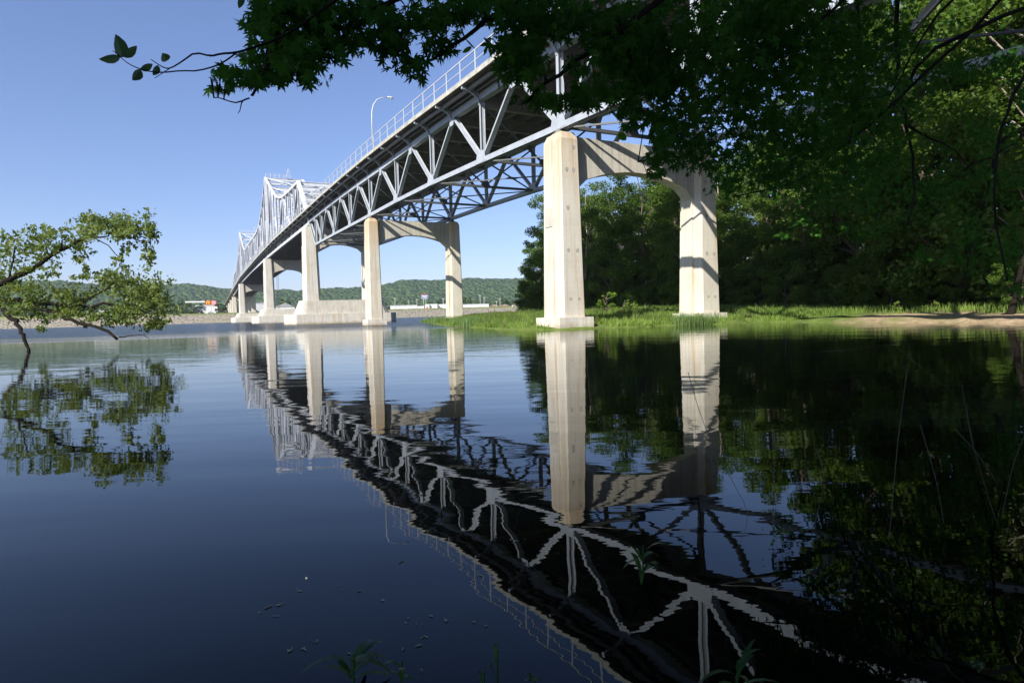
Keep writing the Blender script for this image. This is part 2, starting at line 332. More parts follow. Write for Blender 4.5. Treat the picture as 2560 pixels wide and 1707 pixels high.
# deck truss spans
def deck_span(y0,hung,first):
    sp=empty('deck_truss_span',(W/2,y0+27.4,bc(y0)),bridge)
    for side,x in ((0,0.),(1,W)):
        # chords
        b=MB()
        nodes=[y0+i*13.7 for i in range(5)]; end=nodes[-1]-(6.85 if hung else 0)
        bn=[n for n in nodes if n<=end]; 
        if hung: bn.append(end)
        for a,c in zip(bn[:-1],bn[1:]): b.chan((x,a,bc(a)),(x,c,bc(c)),.5,.46)
        b.build('bottom_chord',ST,sp)
        b=MB(); tn=[y0+i*6.85 for i in range(9)]
        for a,c in zip(tn[:-1],tn[1:]):
            b.beam((x,a,tc(a)),(x,c,tc(c)),.05,.62,off=-.25); b.beam((x,a,tc(a)),(x,c,tc(c)),.05,.62,off=.25); b.beam((x,a,tc(a)+.29),(x,c,tc(c)+.29),.62,.03)
            b.beam((x,a,tc(a)-.29),(x,c,tc(c)-.29),.62,.03)
        b.build('top_chord',ST,sp)
        for i in range(9):
            y=y0+i*6.85
            if i%2==0:
                if i==8 and not hung: continue
                if y<=end: 
                    g=MB(); gusset(g,y,bc(y),1.5,1.0,x,.32,1.5); g.build('gusset_plate',ST,sp)
                    b=MB(); b.hsec((x,y,bc(y)+.2),(x,y,tc(y)-.3),.42,.32 if i in (0,8) else .24); b.build('vertical',ST,sp)
                elif hung:
                    b=MB(); b.hsec((x,y-.5,bc(y)+4.3),(x,y-.5,tc(y)),.5,.42); b.build('vertical',ST,sp)
            else:
                g=MB(); gusset(g,y,tc(y),1.5,1.15,x,-.42,.55); g.build('gusset_plate',ST,sp)
                b=MB(); b.hsec((x,y,tc(y)-.3),(x,y,bc(y)+.2),.40,.20,.035); b.build('vertical',ST,sp) if False else None
                for s in (-1,1):
                    yy=y+s*6.85
                    if yy>end+.1: continue
                    b=MB(); A=Vector((x,y+s*.35,tc(y)-.35)); B=Vector((x,yy-s*.35,bc(yy)+.35)); b.hsec(A,B,.40,.29 if s*(1 if i<4 else -1)<0 else .21); b.build('diagonal',ST,sp)
                if hung and i==7:
                    b=MB(); b.hsec((x,y,bc(y)),(x,y+6.5,tc(y+6.85)-.4),.5,.5); b.build('end_post',ST,sp)
                    b=MB(); b.hsec((x,y,bc(y)+.2),(x,y,tc(y)-.3),.42,.22); b.build('vertical',ST,sp)
    for i in range(9):
        y=y0+i*6.85
        if i<8 or hung: floorbeam(y,sp)
        if i%2==0 and (i<8) or (hung and i==7):
            b=MB(); zb=bc(y); b.beam((.3,y,zb+.05),(W-.3,y,zb+.05),.30,.24,side=(0,1,0)); zt=tc(y)-.75
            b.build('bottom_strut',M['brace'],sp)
            b=MB(); b.beam((.2,y,zt),(W/2,y,zb+.2),.16,.16,side=(0,1,0)); b.beam((W-.2,y,zt),(W/2,y,zb+.2),.16,.16,side=(0,1,0))
            g2=.55; b.hull([(W/2-.6,y-.09,zb+.1),(W/2+.6,y-.09,zb+.1),(W/2+.35,y-.09,zb+.65),(W/2-.35,y-.09,zb+.65)],[(W/2-.6,y+.09,zb+.1),(W/2+.6,y+.09,zb+.1),(W/2+.35,y+.09,zb+.65),(W/2-.35,y+.09,zb+.65)])
            b.build('sway_brace',M['brace'],sp)
    b=MB(); nodes=[y0+i*13.7 for i in range(5)]
    if hung: nodes[-1]-=6.85
    for a,c in zip(nodes[:-1],nodes[1:]):
        mid=(a+c)/2
        for (xa,ya,xb,yb) in ((.2,a,W/2,mid),(W/2,mid,W-.2,a),(.2,c,W/2,mid),(W/2,mid,W-.2,c)):
            b.beam((xa,ya,bc(ya)-.05),(xb,yb,bc(yb)-.05),.12,.12,side=(0,0,1))
        b.beam((W/2-.6,mid,bc(mid)-.05),(W/2+.6,mid,bc(mid)-.05),.04,.9,side=(0,0,1))
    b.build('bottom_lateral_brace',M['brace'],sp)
deck_span(-109.6,False,False); deck_span(-54.8,False,False); deck_span(0,False,False); deck_span(54.8,True,False)
# through truss
PY=[109.6,201.0,347.0,438.4]
def thb(y): return float(np.interp(y,[109.6,201,274,347,438.4],[22.9,23.75,23.6,22.7,18.6]))
anch=[(15.3,35.2),(30.5,35.9),(45.7,36.9),(53.3,38.0),(61,39.7),(68.6,42.2),(76.2,45.4),(83.8,48.6),(91.4,51.6)]
def tht(y):
    if y<=201: return float(np.interp(y-109.6,[0]+[a for a,_ in anch],[25]+[z for _,z in anch]))
    if y<=347: return float(np.interp(min(y-201,347-y),[0,7.3,14.6,21.9,29.2,36.5,43.8,73],[51.6,47.6,44.0,41.2,39.2,38.0,37.6,37.6]))-(1.2 if y>300 else 0)*(1 if y>318 else (y-300)/18)
    return float(np.interp(438.4-y,[0]+[a for a,_ in anch],[23.5-1.5]+[z-2.6 for _,z in anch]))-1.0+min(1,(y-347)/40)*0
th=empty('through_truss',(W/2,274,23),bridge)
tn=[109.6+i*7.617 for i in range(13)]+[201+i*7.3 for i in range(1,21)]+[347+i*7.617 for i in range(1,13)]
for x in (0.,W):
    b=MB(); t=MB()
    for i,(a,c) in enumerate(zip(tn[:-1],tn[1:])):
        b.beam((x,a,thb(a)),(x,c,thb(c)),.55,.75)
        if i>=2 and i<len(tn)-3: t.beam((x,a,tht(a)),(x,c,tht(c)),.6,.62)
    b.build('bottom_chord',TH,th); t.build('top_chord',TH,th)
    b=MB(); b.beam((x,tn[0],thb(tn[0])),(x,tn[2],tht(tn[2])),.75,1.0); b.build('end_post',TH,th)
    b=MB(); b.beam((x,tn[-1],thb(tn[-1])),(x,tn[-3],tht(tn[-3])),.75,1.0); b.build('end_post',TH,th)
    for i in range(1,len(tn)-1):
        y=tn[i]; top=tht(y) if 2<=i<=len(tn)-3 else (thb(tn[0])+tht(tn[2]))/2 if i==1 else (thb(tn[-1])+tht(tn[-3]))/2
        main=i in (12,32); b=MB()
        if main: b.beam((x,y,thb(y)),(x,y,top),.8,.75)
        else: b.hsec((x,y,thb(y)+.3),(x,y,top-.2),.55,.48,.06)
        b.build('vertical',TH,th)
    def dg(i,j,tz=None):
        b=MB(); b.hsec((x,tn[i],thb(tn[i])+.3),(x,tn[j],tht(tn[j])-.3 if tz is None else tz),.5,.42,.06); b.build('diagonal',TH,th)
    for base,sg,n in ((0,1,12),(44,-1,12)):
        for k in range(2,n,4):
            dg(base+sg*(k+2),base+sg*k)
            if k+4<=n: dg(base+sg*(k+2),base+sg*(k+4))
    for k in range(12,32,4):
        dg(k+2,k); dg(k+2,k+4)
for i,y in enumerate(tn):
    floorbeam(y,th) if i else None
    if 2<=i<=len(tn)-3:
        z=tht(y); b=MB()
        b.beam((.3,y,z+.1),(W-.3,y,z+.1),.35,.14,side=(0,1,0)); b.beam((.3,y,z-.75),(W-.3,y,z-.75),.35,.14,side=(0,1,0)); b.beam((.3,y,z-.32),(W-.3,y,z-.32),.08,.75,side=(0,1,0))
        n=0
        b.build('top_strut',TH,th)
        if i%2==0:
            b=MB(); zs=max(zd(y)+6.2,z-3.4)
            if z-zs>1.2:
                b.beam((.3,y,zs),(W-.3,y,zs),.25,.3,side=(0,1,0)); m2=W/2
                b.beam((.3,y,zs),(m2,y,z-.8),.18,.2,side=(0,1,0)); b.beam((m2,y,z-.8),(W-.3,y,zs),.18,.2,side=(0,1,0))
                if z-zs>2 and z>44:
                    zz=z-8; b.beam((.3,y,zz),(W-.3,y,zz),.25,.3,side=(0,1,0)); b.beam((.3,y,zz),(W-.3,y,zs),.18,.2,side=(0,1,0)); b.beam((.3,y,zs),(W-.3,y,zz),.18,.2,side=(0,1,0))
                b.build('sway_brace',TH,th)
b=MB()
for i in range(2,len(tn)-4,2):
    a,c=tn[i],tn[i+2]; mz=tht(tn[i+1]); mid=tn[i+1]
    for (xa,ya) in ((.3,a),(W-.3,a),(.3,c),(W-.3,c)):
        b.beam((xa,ya,tht(ya)),(W/2,mid,mz),.22,.22,side=(0,0,1))
b.build('top_lateral_brace',TH,th)
# inspection walkway rail and mast on both peaks
for yp in (201.,347.):
    z=tht(yp)+.25; b=MB()
    for k in range(5): b.beam((.2+k*1.55,yp,z),(.2+k*1.55,yp,z+1.3),.12,.12,side=(0,1,0))
    for q in (.7,1.3): b.beam((.2,yp,z+q),(7.2,yp,z+q),.07,.07,side=(0,1,0))
    b.build('walkway_rail',TH,th)
    b=MB(); xm=7.9
    for sx_ in (-1,1):
        for sy_ in (-1,1): b.beam((xm+sx_*.8,yp+sy_*.5,z),(xm+sx_*.15,yp+sy_*.15,z+3.4),.1,.1,side=(0,1,0))
    for k in range(4):
        q=k/4; ww=.8-(.65*q); b.beam((xm-ww,yp-.4,z+3.4*q+.1),(xm+ww,yp-.4,z+3.4*q+.1),.08,.08,side=(0,1,0)); b.beam((xm-ww,yp-.4,z+3.4*q+.1),(xm+ww*.8,yp-.3,z+3.4*(q+.25)),.06,.06,side=(0,1,0))
    b.build('beacon_mast',TH,th)
# railings
def rail(x,name):
    b=MB(); y=-75.; sp=3.425; H=1.8
    while y<438:
        b.beam((x,y,zd(y)-.05),(x,y,zd(y)+H),.07,.09); y+=sp
    for q,t in ((H,.075),(H*.52,.05),(.14,.04)):
        for a,c in zip(ys[:-1],ys[1:]):
            if a>430 or a<-80: continue
            b.beam((x,a,zd(a)+q),(x,c,zd(c)+q),t,t)
    y=-20.
    while y<110:                      # woven wire infill
        for k in range(0,2): pass
        y+=1000
    return b.build(name,M['rail'],bridge)
rail(XL+.12,'railing'); rail(XR-.12,'railing')
# approach girder beyond the through truss
b=MB()
for x in (1.2,W-1.2):
    for a,c in zip(ys[:-1],ys[1:]):
        if a<438 or a>630: continue
        b.beam((x,a,zd(a)-1.3),(x,c,zd(c)-1.3),.3,1.7)
b.build('approach_girder',FL,bridge)
# ------------------------------------------------------------------ piers
CG,CW=M['conc_grey'],M['conc']
def frustum(b,x,y,z0,z1,wx0,wy0,wx1,wy1,ch=0.):
    def ring(wx,wy,z,c):
        if c<=0: return [(x-wx/2,y-wy/2,z),(x+wx/2,y-wy/2,z),(x+wx/2,y+wy/2,z),(x-wx/2,y+wy/2,z)]
        return [(x-wx/2+c,y-wy/2,z),(x+wx/2-c,y-wy/2,z),(x+wx/2,y-wy/2+c,z),(x+wx/2,y+wy/2-c,z),(x+wx/2-c,y+wy/2,z),(x-wx/2+c,y+wy/2,z),(x-wx/2,y+wy/2-c,z),(x-wx/2,y-wy/2+c,z)]
    b.hull(ring(wx0,wy0,z0,ch),ring(wx1,wy1,z1,ch))
def crossbeam(b,x0,x1,y,ty,ztop,dm,dh):
    """arched cross beam: dm deep mid span, dh deep at the haunch"""
    n=10; top=ztop; P0=[]
    xs=[x0,x0+.35,x0+1.3,x0+2.6]+[x0+2.6+(x1-x0-5.2)*k/6 for k in range(1,6)]+[x1-2.6,x1-1.3,x1-.35,x1]
    def dep(x):
        u=min(x-x0,x1-x)
        if u<1.3: return dh-(dh-dm-.8)*(u/1.3)
        L=(x1-x0)/2; v=(u-1.3)/(L-1.3); return dm+.8*(1-v)**2
    low=[(x,top-dep(x)) for x in xs]; ring=[(x0,top)]+low+[(x1,top)]
    b.hull([(x,y-ty/2,z) for x,z in ring],[(x,y+ty/2,z) for x,z in ring])
def pier_simple(y,z0,label=None):
    pr=empty('pier',(W/2,y,0),bridge); zt=bc(y)-.62
    for x in (-.1,W+.1):
        b=MB(); frustum(b,x,y,z0,.86,2.9,3.4,2.86,3.36); b.build('plinth',CW,pr)
        b=MB(); frustum(b,x,y,.82,zt-.5,1.92,2.85,1.58,2.40,.13); frustum(b,x,y,zt-.5,zt,1.58,2.40,1.2,2.0,.12)
        # raised pilaster on both outer faces
        for s in (-1,1):
            zc=zt-3.2; t0=.96; t1=.96-.17*(zc/zt)
            b.hull([(x+s*(t0-.25),y-.42,.84),(x+s*(t0+.16),y-.42,.84),(x+s*(t0+.16),y+1.0,.84),(x+s*(t0-.25),y+1.0,.84)],[(x+s*(t1-.2),y-.36,zc),(x+s*(t1+.10),y-.36,zc),(x+s*(t1+.10),y+.86,zc),(x+s*(t1-.2),y+.86,zc)])
        b.build('column',M['conc_rust'],pr)
        b=MB(); b.box(x-.42,x+.42,y-.5,y+.5,zt+.005,zt+.16); b.hull([(x-.3,y-.4,zt+.16),(x+.3,y-.4,zt+.16),(x+.3,y+.4,zt+.16),(x-.3,y+.4,zt+.16)],[(x-.25,y-.12,zt+.42),(x+.25,y-.12,zt+.42),(x+.25,y+.12,zt+.42),(x-.25,y+.12,zt+.42)]); b.build('bearing',FL,pr)
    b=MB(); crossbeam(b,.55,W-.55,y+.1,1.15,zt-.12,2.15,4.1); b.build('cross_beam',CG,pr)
    return pr
for y in (-109.6,-54.8): pier_simple(y,-1)
p1=pier_simple(0,-.6); p2=pier_simple(54.8,-.6)
for x0_ in (-.1,W+.1):
    for zz_,xs_ in ((2.1,(-.30,.42)),(5.6,(-.35,.40)),(8.6,(-.30,)),(11.3,(.25,-.30)),(12.9,(.3,))):
        for dx_ in xs_:
            fy=-(2.85-(2.85-2.40)*zz_/14)/2; b=MB(); ring=[(x0_+dx_+.13*math.cos(a)*(1+.2*math.sin(3*a)),0,zz_+.17*math.sin(a)) for a in [math.pi*k/5 for k in range(10)]]
            b.hull([(p[0],fy+.05,p[2]) for p in ring],[(p[0],fy-.012,p[2]) for p in ring]); b.build('patch_mark',M['patch'],p1)
# flood gauge board on the near column
b=MB(); b.hull([(-1.14,-.30,7.4),(-1.05,-.30,7.4),(-1.05,.72,7.4),(-1.14,.72,7.4)],[(-1.115,-.30,8.8),(-1.03,-.30,8.8),(-1.03,.72,8.8),(-1.115,.72,8.8)])
b.build('gauge_panel',M['conc_grey'],p1)
def lozenge(x0,x1,y,hy,z,cut,n=6):
    """plan outline with rounded cutwater ends"""
    pts=[]
    for k in range(n+1):
        a=-math.pi/2+math.pi*k/n; pts.append((x1-cut+math.cos(a)*cut,y+math.sin(a)*hy,z))
    for k in range(n+1):
        a=math.pi/2+math.pi*k/n; pts.append((x0+cut+math.cos(a)*cut,y+math.sin(a)*hy,z))
    return pts
def pier_big(y,zt,h1,h2,ladder=False,wc=2.9):
    pr=empty('river_pier',(W/2,y,0),bridge)
    b=MB(); b.hull(lozenge(-6.6,W+6.4,y,3.6,-1,2.2,4),lozenge(-6.55,W+6.35,y,3.55,h1,2.2,4)); b.build('footing',CW,pr)
    b=MB(); b.hull(lozenge(-4.5,W+4.6,y,2.7,h1-.02,2.4,8),lozenge(-3.2,W+3.2,y,2.2,h2,1.6,8)); b.build('base_wall',CG,pr)
    for x in (-.35,W+.35):
        b=MB(); frustum(b,x,y,h2-.02,zt,wc+.55,3.3,wc,2.8,.45)
        for s in (-1,1):
            zc=zt-4.2; b.hull([(x+s*(wc/2),y-.9,h2),(x+s*(wc/2+.42),y-.9,h2),(x+s*(wc/2+.42),y+.9,h2),(x+s*(wc/2),y+.9,h2)],[(x+s*(wc/2-.2),y-.8,zc),(x+s*(wc/2+.2),y-.8,zc),(x+s*(wc/2+.2),y+.8,zc),(x+s*(wc/2-.2),y+.8,zc)])
        b.build('column',CW,pr)
        b=MB(); b.box(x-.7+(.35 if x<0 else -.35),x+.7+(.35 if x<0 else -.35),y-.6,y+.6,zt+.005,zt+.5); b.build('bearing',FL,pr)
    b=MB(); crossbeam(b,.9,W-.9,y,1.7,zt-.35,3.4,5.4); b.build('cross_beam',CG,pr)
    if ladder:
        b=MB(); 
        for dx in (0,.55): b.beam((2.4+dx,y-.4,h2),(2.4+dx,y-.4,zt-4.5),.08,.08,side=(0,1,0))
        z=h2+.4
        while z<zt-4.6: b.beam((2.4,y-.4,z),(2.95,y-.4,z),.05,.05,side=(0,1,0)); z+=.75
        b.build('ladder',M['dark'],pr)
pier_big(109.6,21.9,2.2,5.3); pier_big(201,22.8,2.6,5.0,True); pier_big(347,21.7,2.8,5.2)
for y,z in ((438.4,17.6),(470,16.4),(500,14.8),(530,13.3),(565,11.6),(600,9.9)):
    pr=empty('shore_pier',(W/2,y,0),bridge)
    for x in (0.2,W-.2):
        b=MB(); frustum(b,x,y,2,z,3.0,3.0,2.7,2.7,.2); b.build('column',CW,pr)
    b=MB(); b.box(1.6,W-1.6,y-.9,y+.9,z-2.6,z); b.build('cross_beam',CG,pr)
# ------------------------------------------------------------------ street lamp
zl=zd(47)-.1; lp=empty('street_lamp',(-1.25,47,zl)); tag(lp,'tall curved street lamp standing on the bridge sidewalk','street lamp')
pts=[(-1.45,47,zl),(-1.45,47,zl+4.5),(-1.40,47,zl+5.4),(-1.15,47,zl+6.3),(-.65,47,zl+6.95),(.05,47,zl+7.3),(.9,47,zl+7.42)]
k_=7.9/7.42; pts=[(x,y,zl+(z-zl)*k_*1.0) for x,y,z in pts]
b=MB(); b.tube(pts,[.12,.085,.08,.075,.07,.06,.05],8); b.build('pole',M['rail'],lp,True)
q=pts[-1]; b=MB(); b.tube([(q[0]-.1,q[1],q[2]+.02),(q[0]+.1,q[1],q[2]+.06),(q[0]+.5,q[1],q[2]+.03),(q[0]+.85,q[1],q[2]-.04)],[.05,.13,.16,.05],10); b.build('lamp_head',M['rail'],lp,True)
b=MB(); b.tube([(q[0]+.4,q[1],q[2]-.08),(q[0]+.4,q[1],q[2]-.2)],[.12,.05],8); b.build('lamp_glass',simple('lamp_glass',(.5,.5,.48),.2),lp,True)
# ------------------------------------------------------------------ trees
def quads(c,d,n,L,Wd,fold=.0):
    """leaf rhombs; c centres, d long axes, n normals"""
    s=np.cross(n,d); s/=np.linalg.norm(s,axis=1,keepdims=True)+1e-9
    L=L[:,None]; Wd=Wd[:,None]
    v=np.stack([c-d*L*.5,c+s*Wd*.5+d*L*.05,c+d*L*.5,c-s*Wd*.5+d*L*.05],1).reshape(-1,3)
    fidx=np.arange(len(c)*4).reshape(-1,4); return v,fidx
def rdir(rg,n):
    v=rg.normal(size=(n,3)); return v/np.linalg.norm(v,axis=1,keepdims=True)
def make_tree(seed,H,RC,base,nclump,nleaf,ls,leafm,barkm,lean=0.,tr=.2):
    rg=np.random.default_rng(seed); b=MB()
    # trunk
    pts=[];x=y=0.
    n=8
    for i in range(n+1):
        t=i/n; pts.append((x+lean*H*t*t,y,H*.93*t)); x+=rg.normal()*.16; y+=rg.normal()*.16
    rad=[tr*(1-.86*(i/n))*(1.35 if i==0 else 1) for i in range(n+1)]
    b.tube(pts,rad,7)
    cl=[]
    for k in range(nclump):
        t=rg.uniform(base,1.0); hh=t*H*.96
        prof=(1-((t-(base+.42*(1-base)))/(1.05-base+.0))**2*1.35); prof=max(.18,prof)**.6
        a=rg.uniform(0,2*math.pi); rr=RC*prof*rg.uniform(.35,1.0)**.55
        o=np.array(pts[min(n,int(t*n))]); e=np.array([o[0]+math.cos(a)*rr,o[1]+math.sin(a)*rr,hh])
        cl.append((e,rg.uniform(.55,1.25)*RC*.24))
        if k<nclump*.6:
            s0=np.array(pts[max(1,min(n-1,int(t*n)-1))]); mid=(s0+e)/2+np.array([0,0,rg.uniform(-.2,.5)])
            b.tube([s0,mid,e],[max(.03,tr*.32*(1-t*.6)),max(.02,tr*.2*(1-t*.6)),.015],4)
    tm=b.mesh('trunk',barkm,True)
    w=np.array([r**2 for _,r in cl]); w/=w.sum(); idx=rg.choice(len(cl),nleaf,p=w)
    C=np.array([c for c,_ in cl])[idx]; Rr=np.array([r for _,r in cl])[idx]
    d=rdir(rg,nleaf); rad=rg.random(nleaf)**.45; c=C+d*(Rr*rad)[:,None]*np.array([1.15,1.15,.72])
    nn=rdir(rg,nleaf)*.8+np.array([0,0,.7]); nn/=np.linalg.norm(nn,axis=1,keepdims=True)
    dd=np.cross(nn,rdir(rg,nleaf)); dd/=np.linalg.norm(dd,axis=1,keepdims=True); dd[:,2]-=.25
    L=rg.uniform(.7,1.35,nleaf)*ls; v,fi=quads(c,dd,nn,L,L*.62)
    cm=npmesh('crown',v,fi,leafm); return tm,cm
def plant_tree(name,meshes,loc,s,rot,label,cat,group,sz=1.):
    t=bpy.data.objects.new(name,None); COL.objects.link(t); t.location=loc; t.scale=(s,s,s*sz); t.rotation_euler=(0,0,rot)
    tag(t,label,cat,group)
    for nm,me in zip(('trunk','crown'),meshes):
        o=bpy.data.objects.new(nm,me); COL.objects.link(o); o.parent=t
    return t
V=[make_tree(100+i,20,4.6,[.05,.10,.03,.12,.07][i],[74,68,80,62,70][i],20000,.27,M['leaf'] if i!=3 else M['leaf2'],M['bark'] if i!=2 else M['palebark'],.03*(i-2),.26) for i in range(5)]
U_=[make_tree(200+i,5.5,2.6,.0,46,11000,.17,M['leaf'],M['bark'],0,.06) for i in range(2)]
trng=random.Random(5)
n=0
def hgt(x,y): return float(gh(np.array([x]),np.array([y]))[0])
rows=[]
for r_,(xb,jit,st) in enumerate(((29.5,2.0,6.0),(37,2.5,7.2),(46,3,8.2),(57,3,9.5))):
    y=-56+r_*2.
    while y<96:
        rows.append((xb+trng.uniform(-jit,jit)+max(0,(y-60)*.16),y+trng.uniform(-1.5,1.5),r_)); y+=st*trng.uniform(.85,1.15)
for (x,y,r_) in rows:
    if (x-2.6-cx)<.513*(y-cy): continue
    # height profile of the wood as seen: tall near the photographer, lower behind the near pier
    hh=np.interp(y,[-60,-8,0,6,12,30,45,60,80],[33,31,26,19,17,19.5,20,18,15])*(1+.05*r_)*trng.uniform(.9,1.08)
    k=trng.randrange(5)
    lab=['broad leafy tree at the front edge of the right bank wood','leafy tree in the second row of the right bank wood','tall tree standing deep inside the right bank wood','tall tree standing deep inside the right bank wood'][r_]
    plant_tree('wood_tree',V[k],(x,y,hgt(x,y)-.1),hh/20*1.0,trng.uniform(0,6.3),lab,'tree',['front row trees of the bank wood','second row trees of the bank wood','inner trees of the bank wood','inner trees of the bank wood'][r_],1.)
for i in range(62):
    y=-54+i*2.0+trng.uniform(-1,1); x=(19.2 if i in (16,17) else 26.)+trng.uniform(-1.,2.5)+(3 if i%2 else 0)
    if (x-1.5-cx)<.513*(y-cy): continue
    plant_tree('understory_bush',U_[i%2],(x,y,hgt(x,y)-.1),trng.uniform(.55,1.15),trng.uniform(0,6.3),'dark leafy bush growing at the foot of the bank wood','bush','bushes at the foot of the bank wood')
k_=0
for r_,(xb,st) in enumerate(((34.,4.2),(50.,5.0),(70,6.0),(96,7.0))):
    y=-70.
    while y<110:
        x=xb+trng.uniform(-3,3); y+=st*trng.uniform(.8,1.2)
        if (x-2.5-cx)<.513*(y-cy): continue
        if r_>=2 and k_%3!=9:
            plant_tree('wood_tree',V[trng.randrange(5)],(x,y,hgt(x,y)-.3),trng.uniform(.7,.95),trng.uniform(0,6.3),'tree far back in the right bank wood closing the view','tree','back row trees of the bank wood')
        plant_tree('understory_bush',U_[k_%2],(x+1.5,y+2,hgt(x,y)-.3),trng.uniform(.8,1.3),trng.uniform(0,6.3),'dark thicket bush deep inside the bank wood','bush','thicket bushes inside the bank wood'); k_+=1
for (px,d,sz,lb) in ((2555,37,.30,'leafy young tree leaning out over the sand at the right edge'),(2470,45,.26,'small sunlit young tree behind the sandy bank crest')):
    q=at(px,770,d); plant_tree('young_tree',V[1],(q.x,q.y,hgt(q.x,q.y)-.05),sz,2.1,lb,'tree',None)
# bare leaning pale trunk and small bright weeds on the bank
wm=[make_tree(300+i,1.5,.6,.05,16,420,.17,M['weed'],M['bark'],0,.02) for i in range(2)]
for i,(px,py,d,s,lb) in enumerate(((1512,742,62,1.5,'tall bright green weed between the near pier legs, left of three'),(1535,757,60,1.0,'low bright green weed in the middle between the near pier legs'),(1575,744,64,1.4,'bright green weed right of the middle between the near pier legs'),(1862,786,45,.55,'small green weed sprouting right of the near right pier leg'),(2245,774,43,.55,'small bright weed on the crest of the sandy bank'),(2310,772,43,.6,'bright weed below the pale trunk on the sandy bank'))):
    q=at(px,py,d); plant_tree('weed',wm[i%2],(q.x,q.y,hgt(q.x,q.y)-.03),s,i*1.3,lb,'weed','bright weeds on the near bank')
# ------------------------------------------------------------------ grass
def blades(name,xy,hmin,hmax,wd,mtl,label,lean=.35,seed=3):
    rg=np.random.default_rng(seed); n=len(xy); z=gh(xy[:,0],xy[:,1]); z=np.maximum(z,-.02); h=rg.uniform(hmin,hmax,n)
    a=rg.uniform(0,2*np.pi,n); s=np.stack([np.cos(a),np.sin(a),np.zeros(n)],1)*wd/2; a2=rg.uniform(0,2*np.pi,n); l=np.stack([np.cos(a2),np.sin(a2),np.zeros(n)],1)*(h*rg.uniform(.05,lean,n))[:,None]
    p=np.stack([xy[:,0],xy[:,1],z-.03],1); up=np.array([0,0,1.])*h[:,None]
    v=np.stack([p-s,p+s,p+s*.8+l*.3+up*.55,p-s*.8+l*.3+up*.55,p+l+up*.98+s*.15,p+l+up-s*.15],1).reshape(-1,3)
    i=np.arange(n)[:,None]*6; fi=np.concatenate([i+np.array([[0,1,2,3]]),i+np.array([[3,2,4,5]])],0)
    return tag(link(name,npmesh(name,v,fi,mtl)),label,'grass',kind='stuff')
rg=np.random.default_rng(21)
def scatter(n,x0,x1,y0,y1,cond):
    xy=np.stack([rg.uniform(x0,x1,n),rg.uniform(y0,y1,n)],1); return xy[cond(xy[:,0],xy[:,1])]
def patch(x,y): return vnoise(x,y,.45,9)+vnoise(x,y,1.3,10)*.5
xy=scatter(230000,-4,26,-6.5,75,lambda x,y:(sdist(x,y)+(vnoise(x,y,.5,1)-.5)*1.4>.15)&(patch(x,y)>.48+.25*np.exp(-np.abs(y+3)/2))&~((np.abs(x+.1)<2.0)&(y<1.9))&~((np.abs(x-12.9)<1.6)&(np.abs(y)<1.9)))
blades('grass',xy,.10,.50,.045,M['grass'],'bright green grass on the low spit around the piers')
xy=scatter(60000,-3,22,-5,60,lambda x,y:(sdist(x,y)>.5)&(vnoise(x,y,1.1,19)>.72)&~((np.abs(x+.1)<2.2)&(y<2.2))&~((np.abs(x-12.9)<2.4)&(np.abs(y)<2.6)))
blades('tall_grass',xy,.35,.85,.05,M['willow'],'taller seed grass clumps scattered over the green spit',.5,9)
xy=scatter(26000,15,24,-60,-6,lambda x,y:(sdist(x,y)>2.6)&(patch(x,y)>.70))
blades('bank_grass',xy,.12,.65,.04,M['grass'],'grass tufts along the top of the sandy bank',seed=4)
xy=scatter(5200,6.2,12.4,-5.2,-.8,lambda x,y:(((x-9.6)/2.2)**2+((y+3.0)/1.5)**2<rg.random(len(x))**.5)&~((x>11)&(y>-3.0)))
blades('reed_patch',xy,.25,.95,.03,M['reed'],'tall blue green reeds in front of the right pier leg',.3,5)
xy=scatter(9000,-1,8,14,60,lambda x,y:(sdist(x,y)<2.2)&(sdist(x,y)>-.2)&(patch(x,y)>.75))
blades('shore_reeds',xy,.5,1.1,.05,M['reed'],'tall grass fringe at the tip of the green spit',.4,6)
# ------------------------------------------------------------------ leaning tree over the water at left
def curve(ctrl,n):
    """smooth polyline through control points"""
    c=np.array([tuple(p) for p in ctrl]); t=np.linspace(0,len(c)-1,n); out_=[]
    for q in t:
        i=min(int(q),len(c)-2); u=q-i; p0=c[max(i-1,0)];p1=c[i];p2=c[i+1];p3=c[min(i+2,len(c)-1)]
        out_.append(.5*((2*p1)+(-p0+p2)*u+(2*p0-5*p1+4*p2-p3)*u*u+(-p0+3*p1-3*p2+p3)*u**3))
    return out_
lt=empty('leaning_tree',(-45,3,0)); tag(lt,'leafy tree leaning low over the water from the left edge','tree')
D=33.
def brn(pts,r0,r1,n=14,wob=.06,name='branch',parent=lt,mtl=None,seed=0):
    rg_=np.random.default_rng(seed+len(pts)*7+int(abs(pts[0][0])*3)); c=curve([at(*p) for p in pts],n); c=[p+rg_.normal(size=3)*wob for p in c]
    b=MB(); b.tube(c,[r0+(r1-r0)*i/(n-1) for i in range(n)],7); b.build(name,mtl or M['darkbark'],parent,True); return c
b=MB(); root=[Vector((-47,4,-.2)),Vector((-45,3.4,1.4)),Vector((-42,3,2.6)),at(-260,735,D+1)]; b.tube(curve(root,10),[.42,.40,.38,.36,.34,.32,.3,.28,.26,.25],9); b.build('trunk',M['darkbark'],lt,True)
segs=[]
segs.append((brn([(-260,735,D+1),(-100,735,D),(0,710,D),(50,685,D),(100,658,D),(150,625,D),(200,602,D),(235,592,D)],.20,.06),.55))
segs.append((brn([(235,592,D),(265,592,D),(300,585,D+.3),(345,600,D+.3),(375,610,D+.5),(382,650,D+.6)],.05,.015),.5))
segs.append((brn([(140,635,D),(155,610,D-.3),(162,590,D-.4)],.06,.02,6),.3))
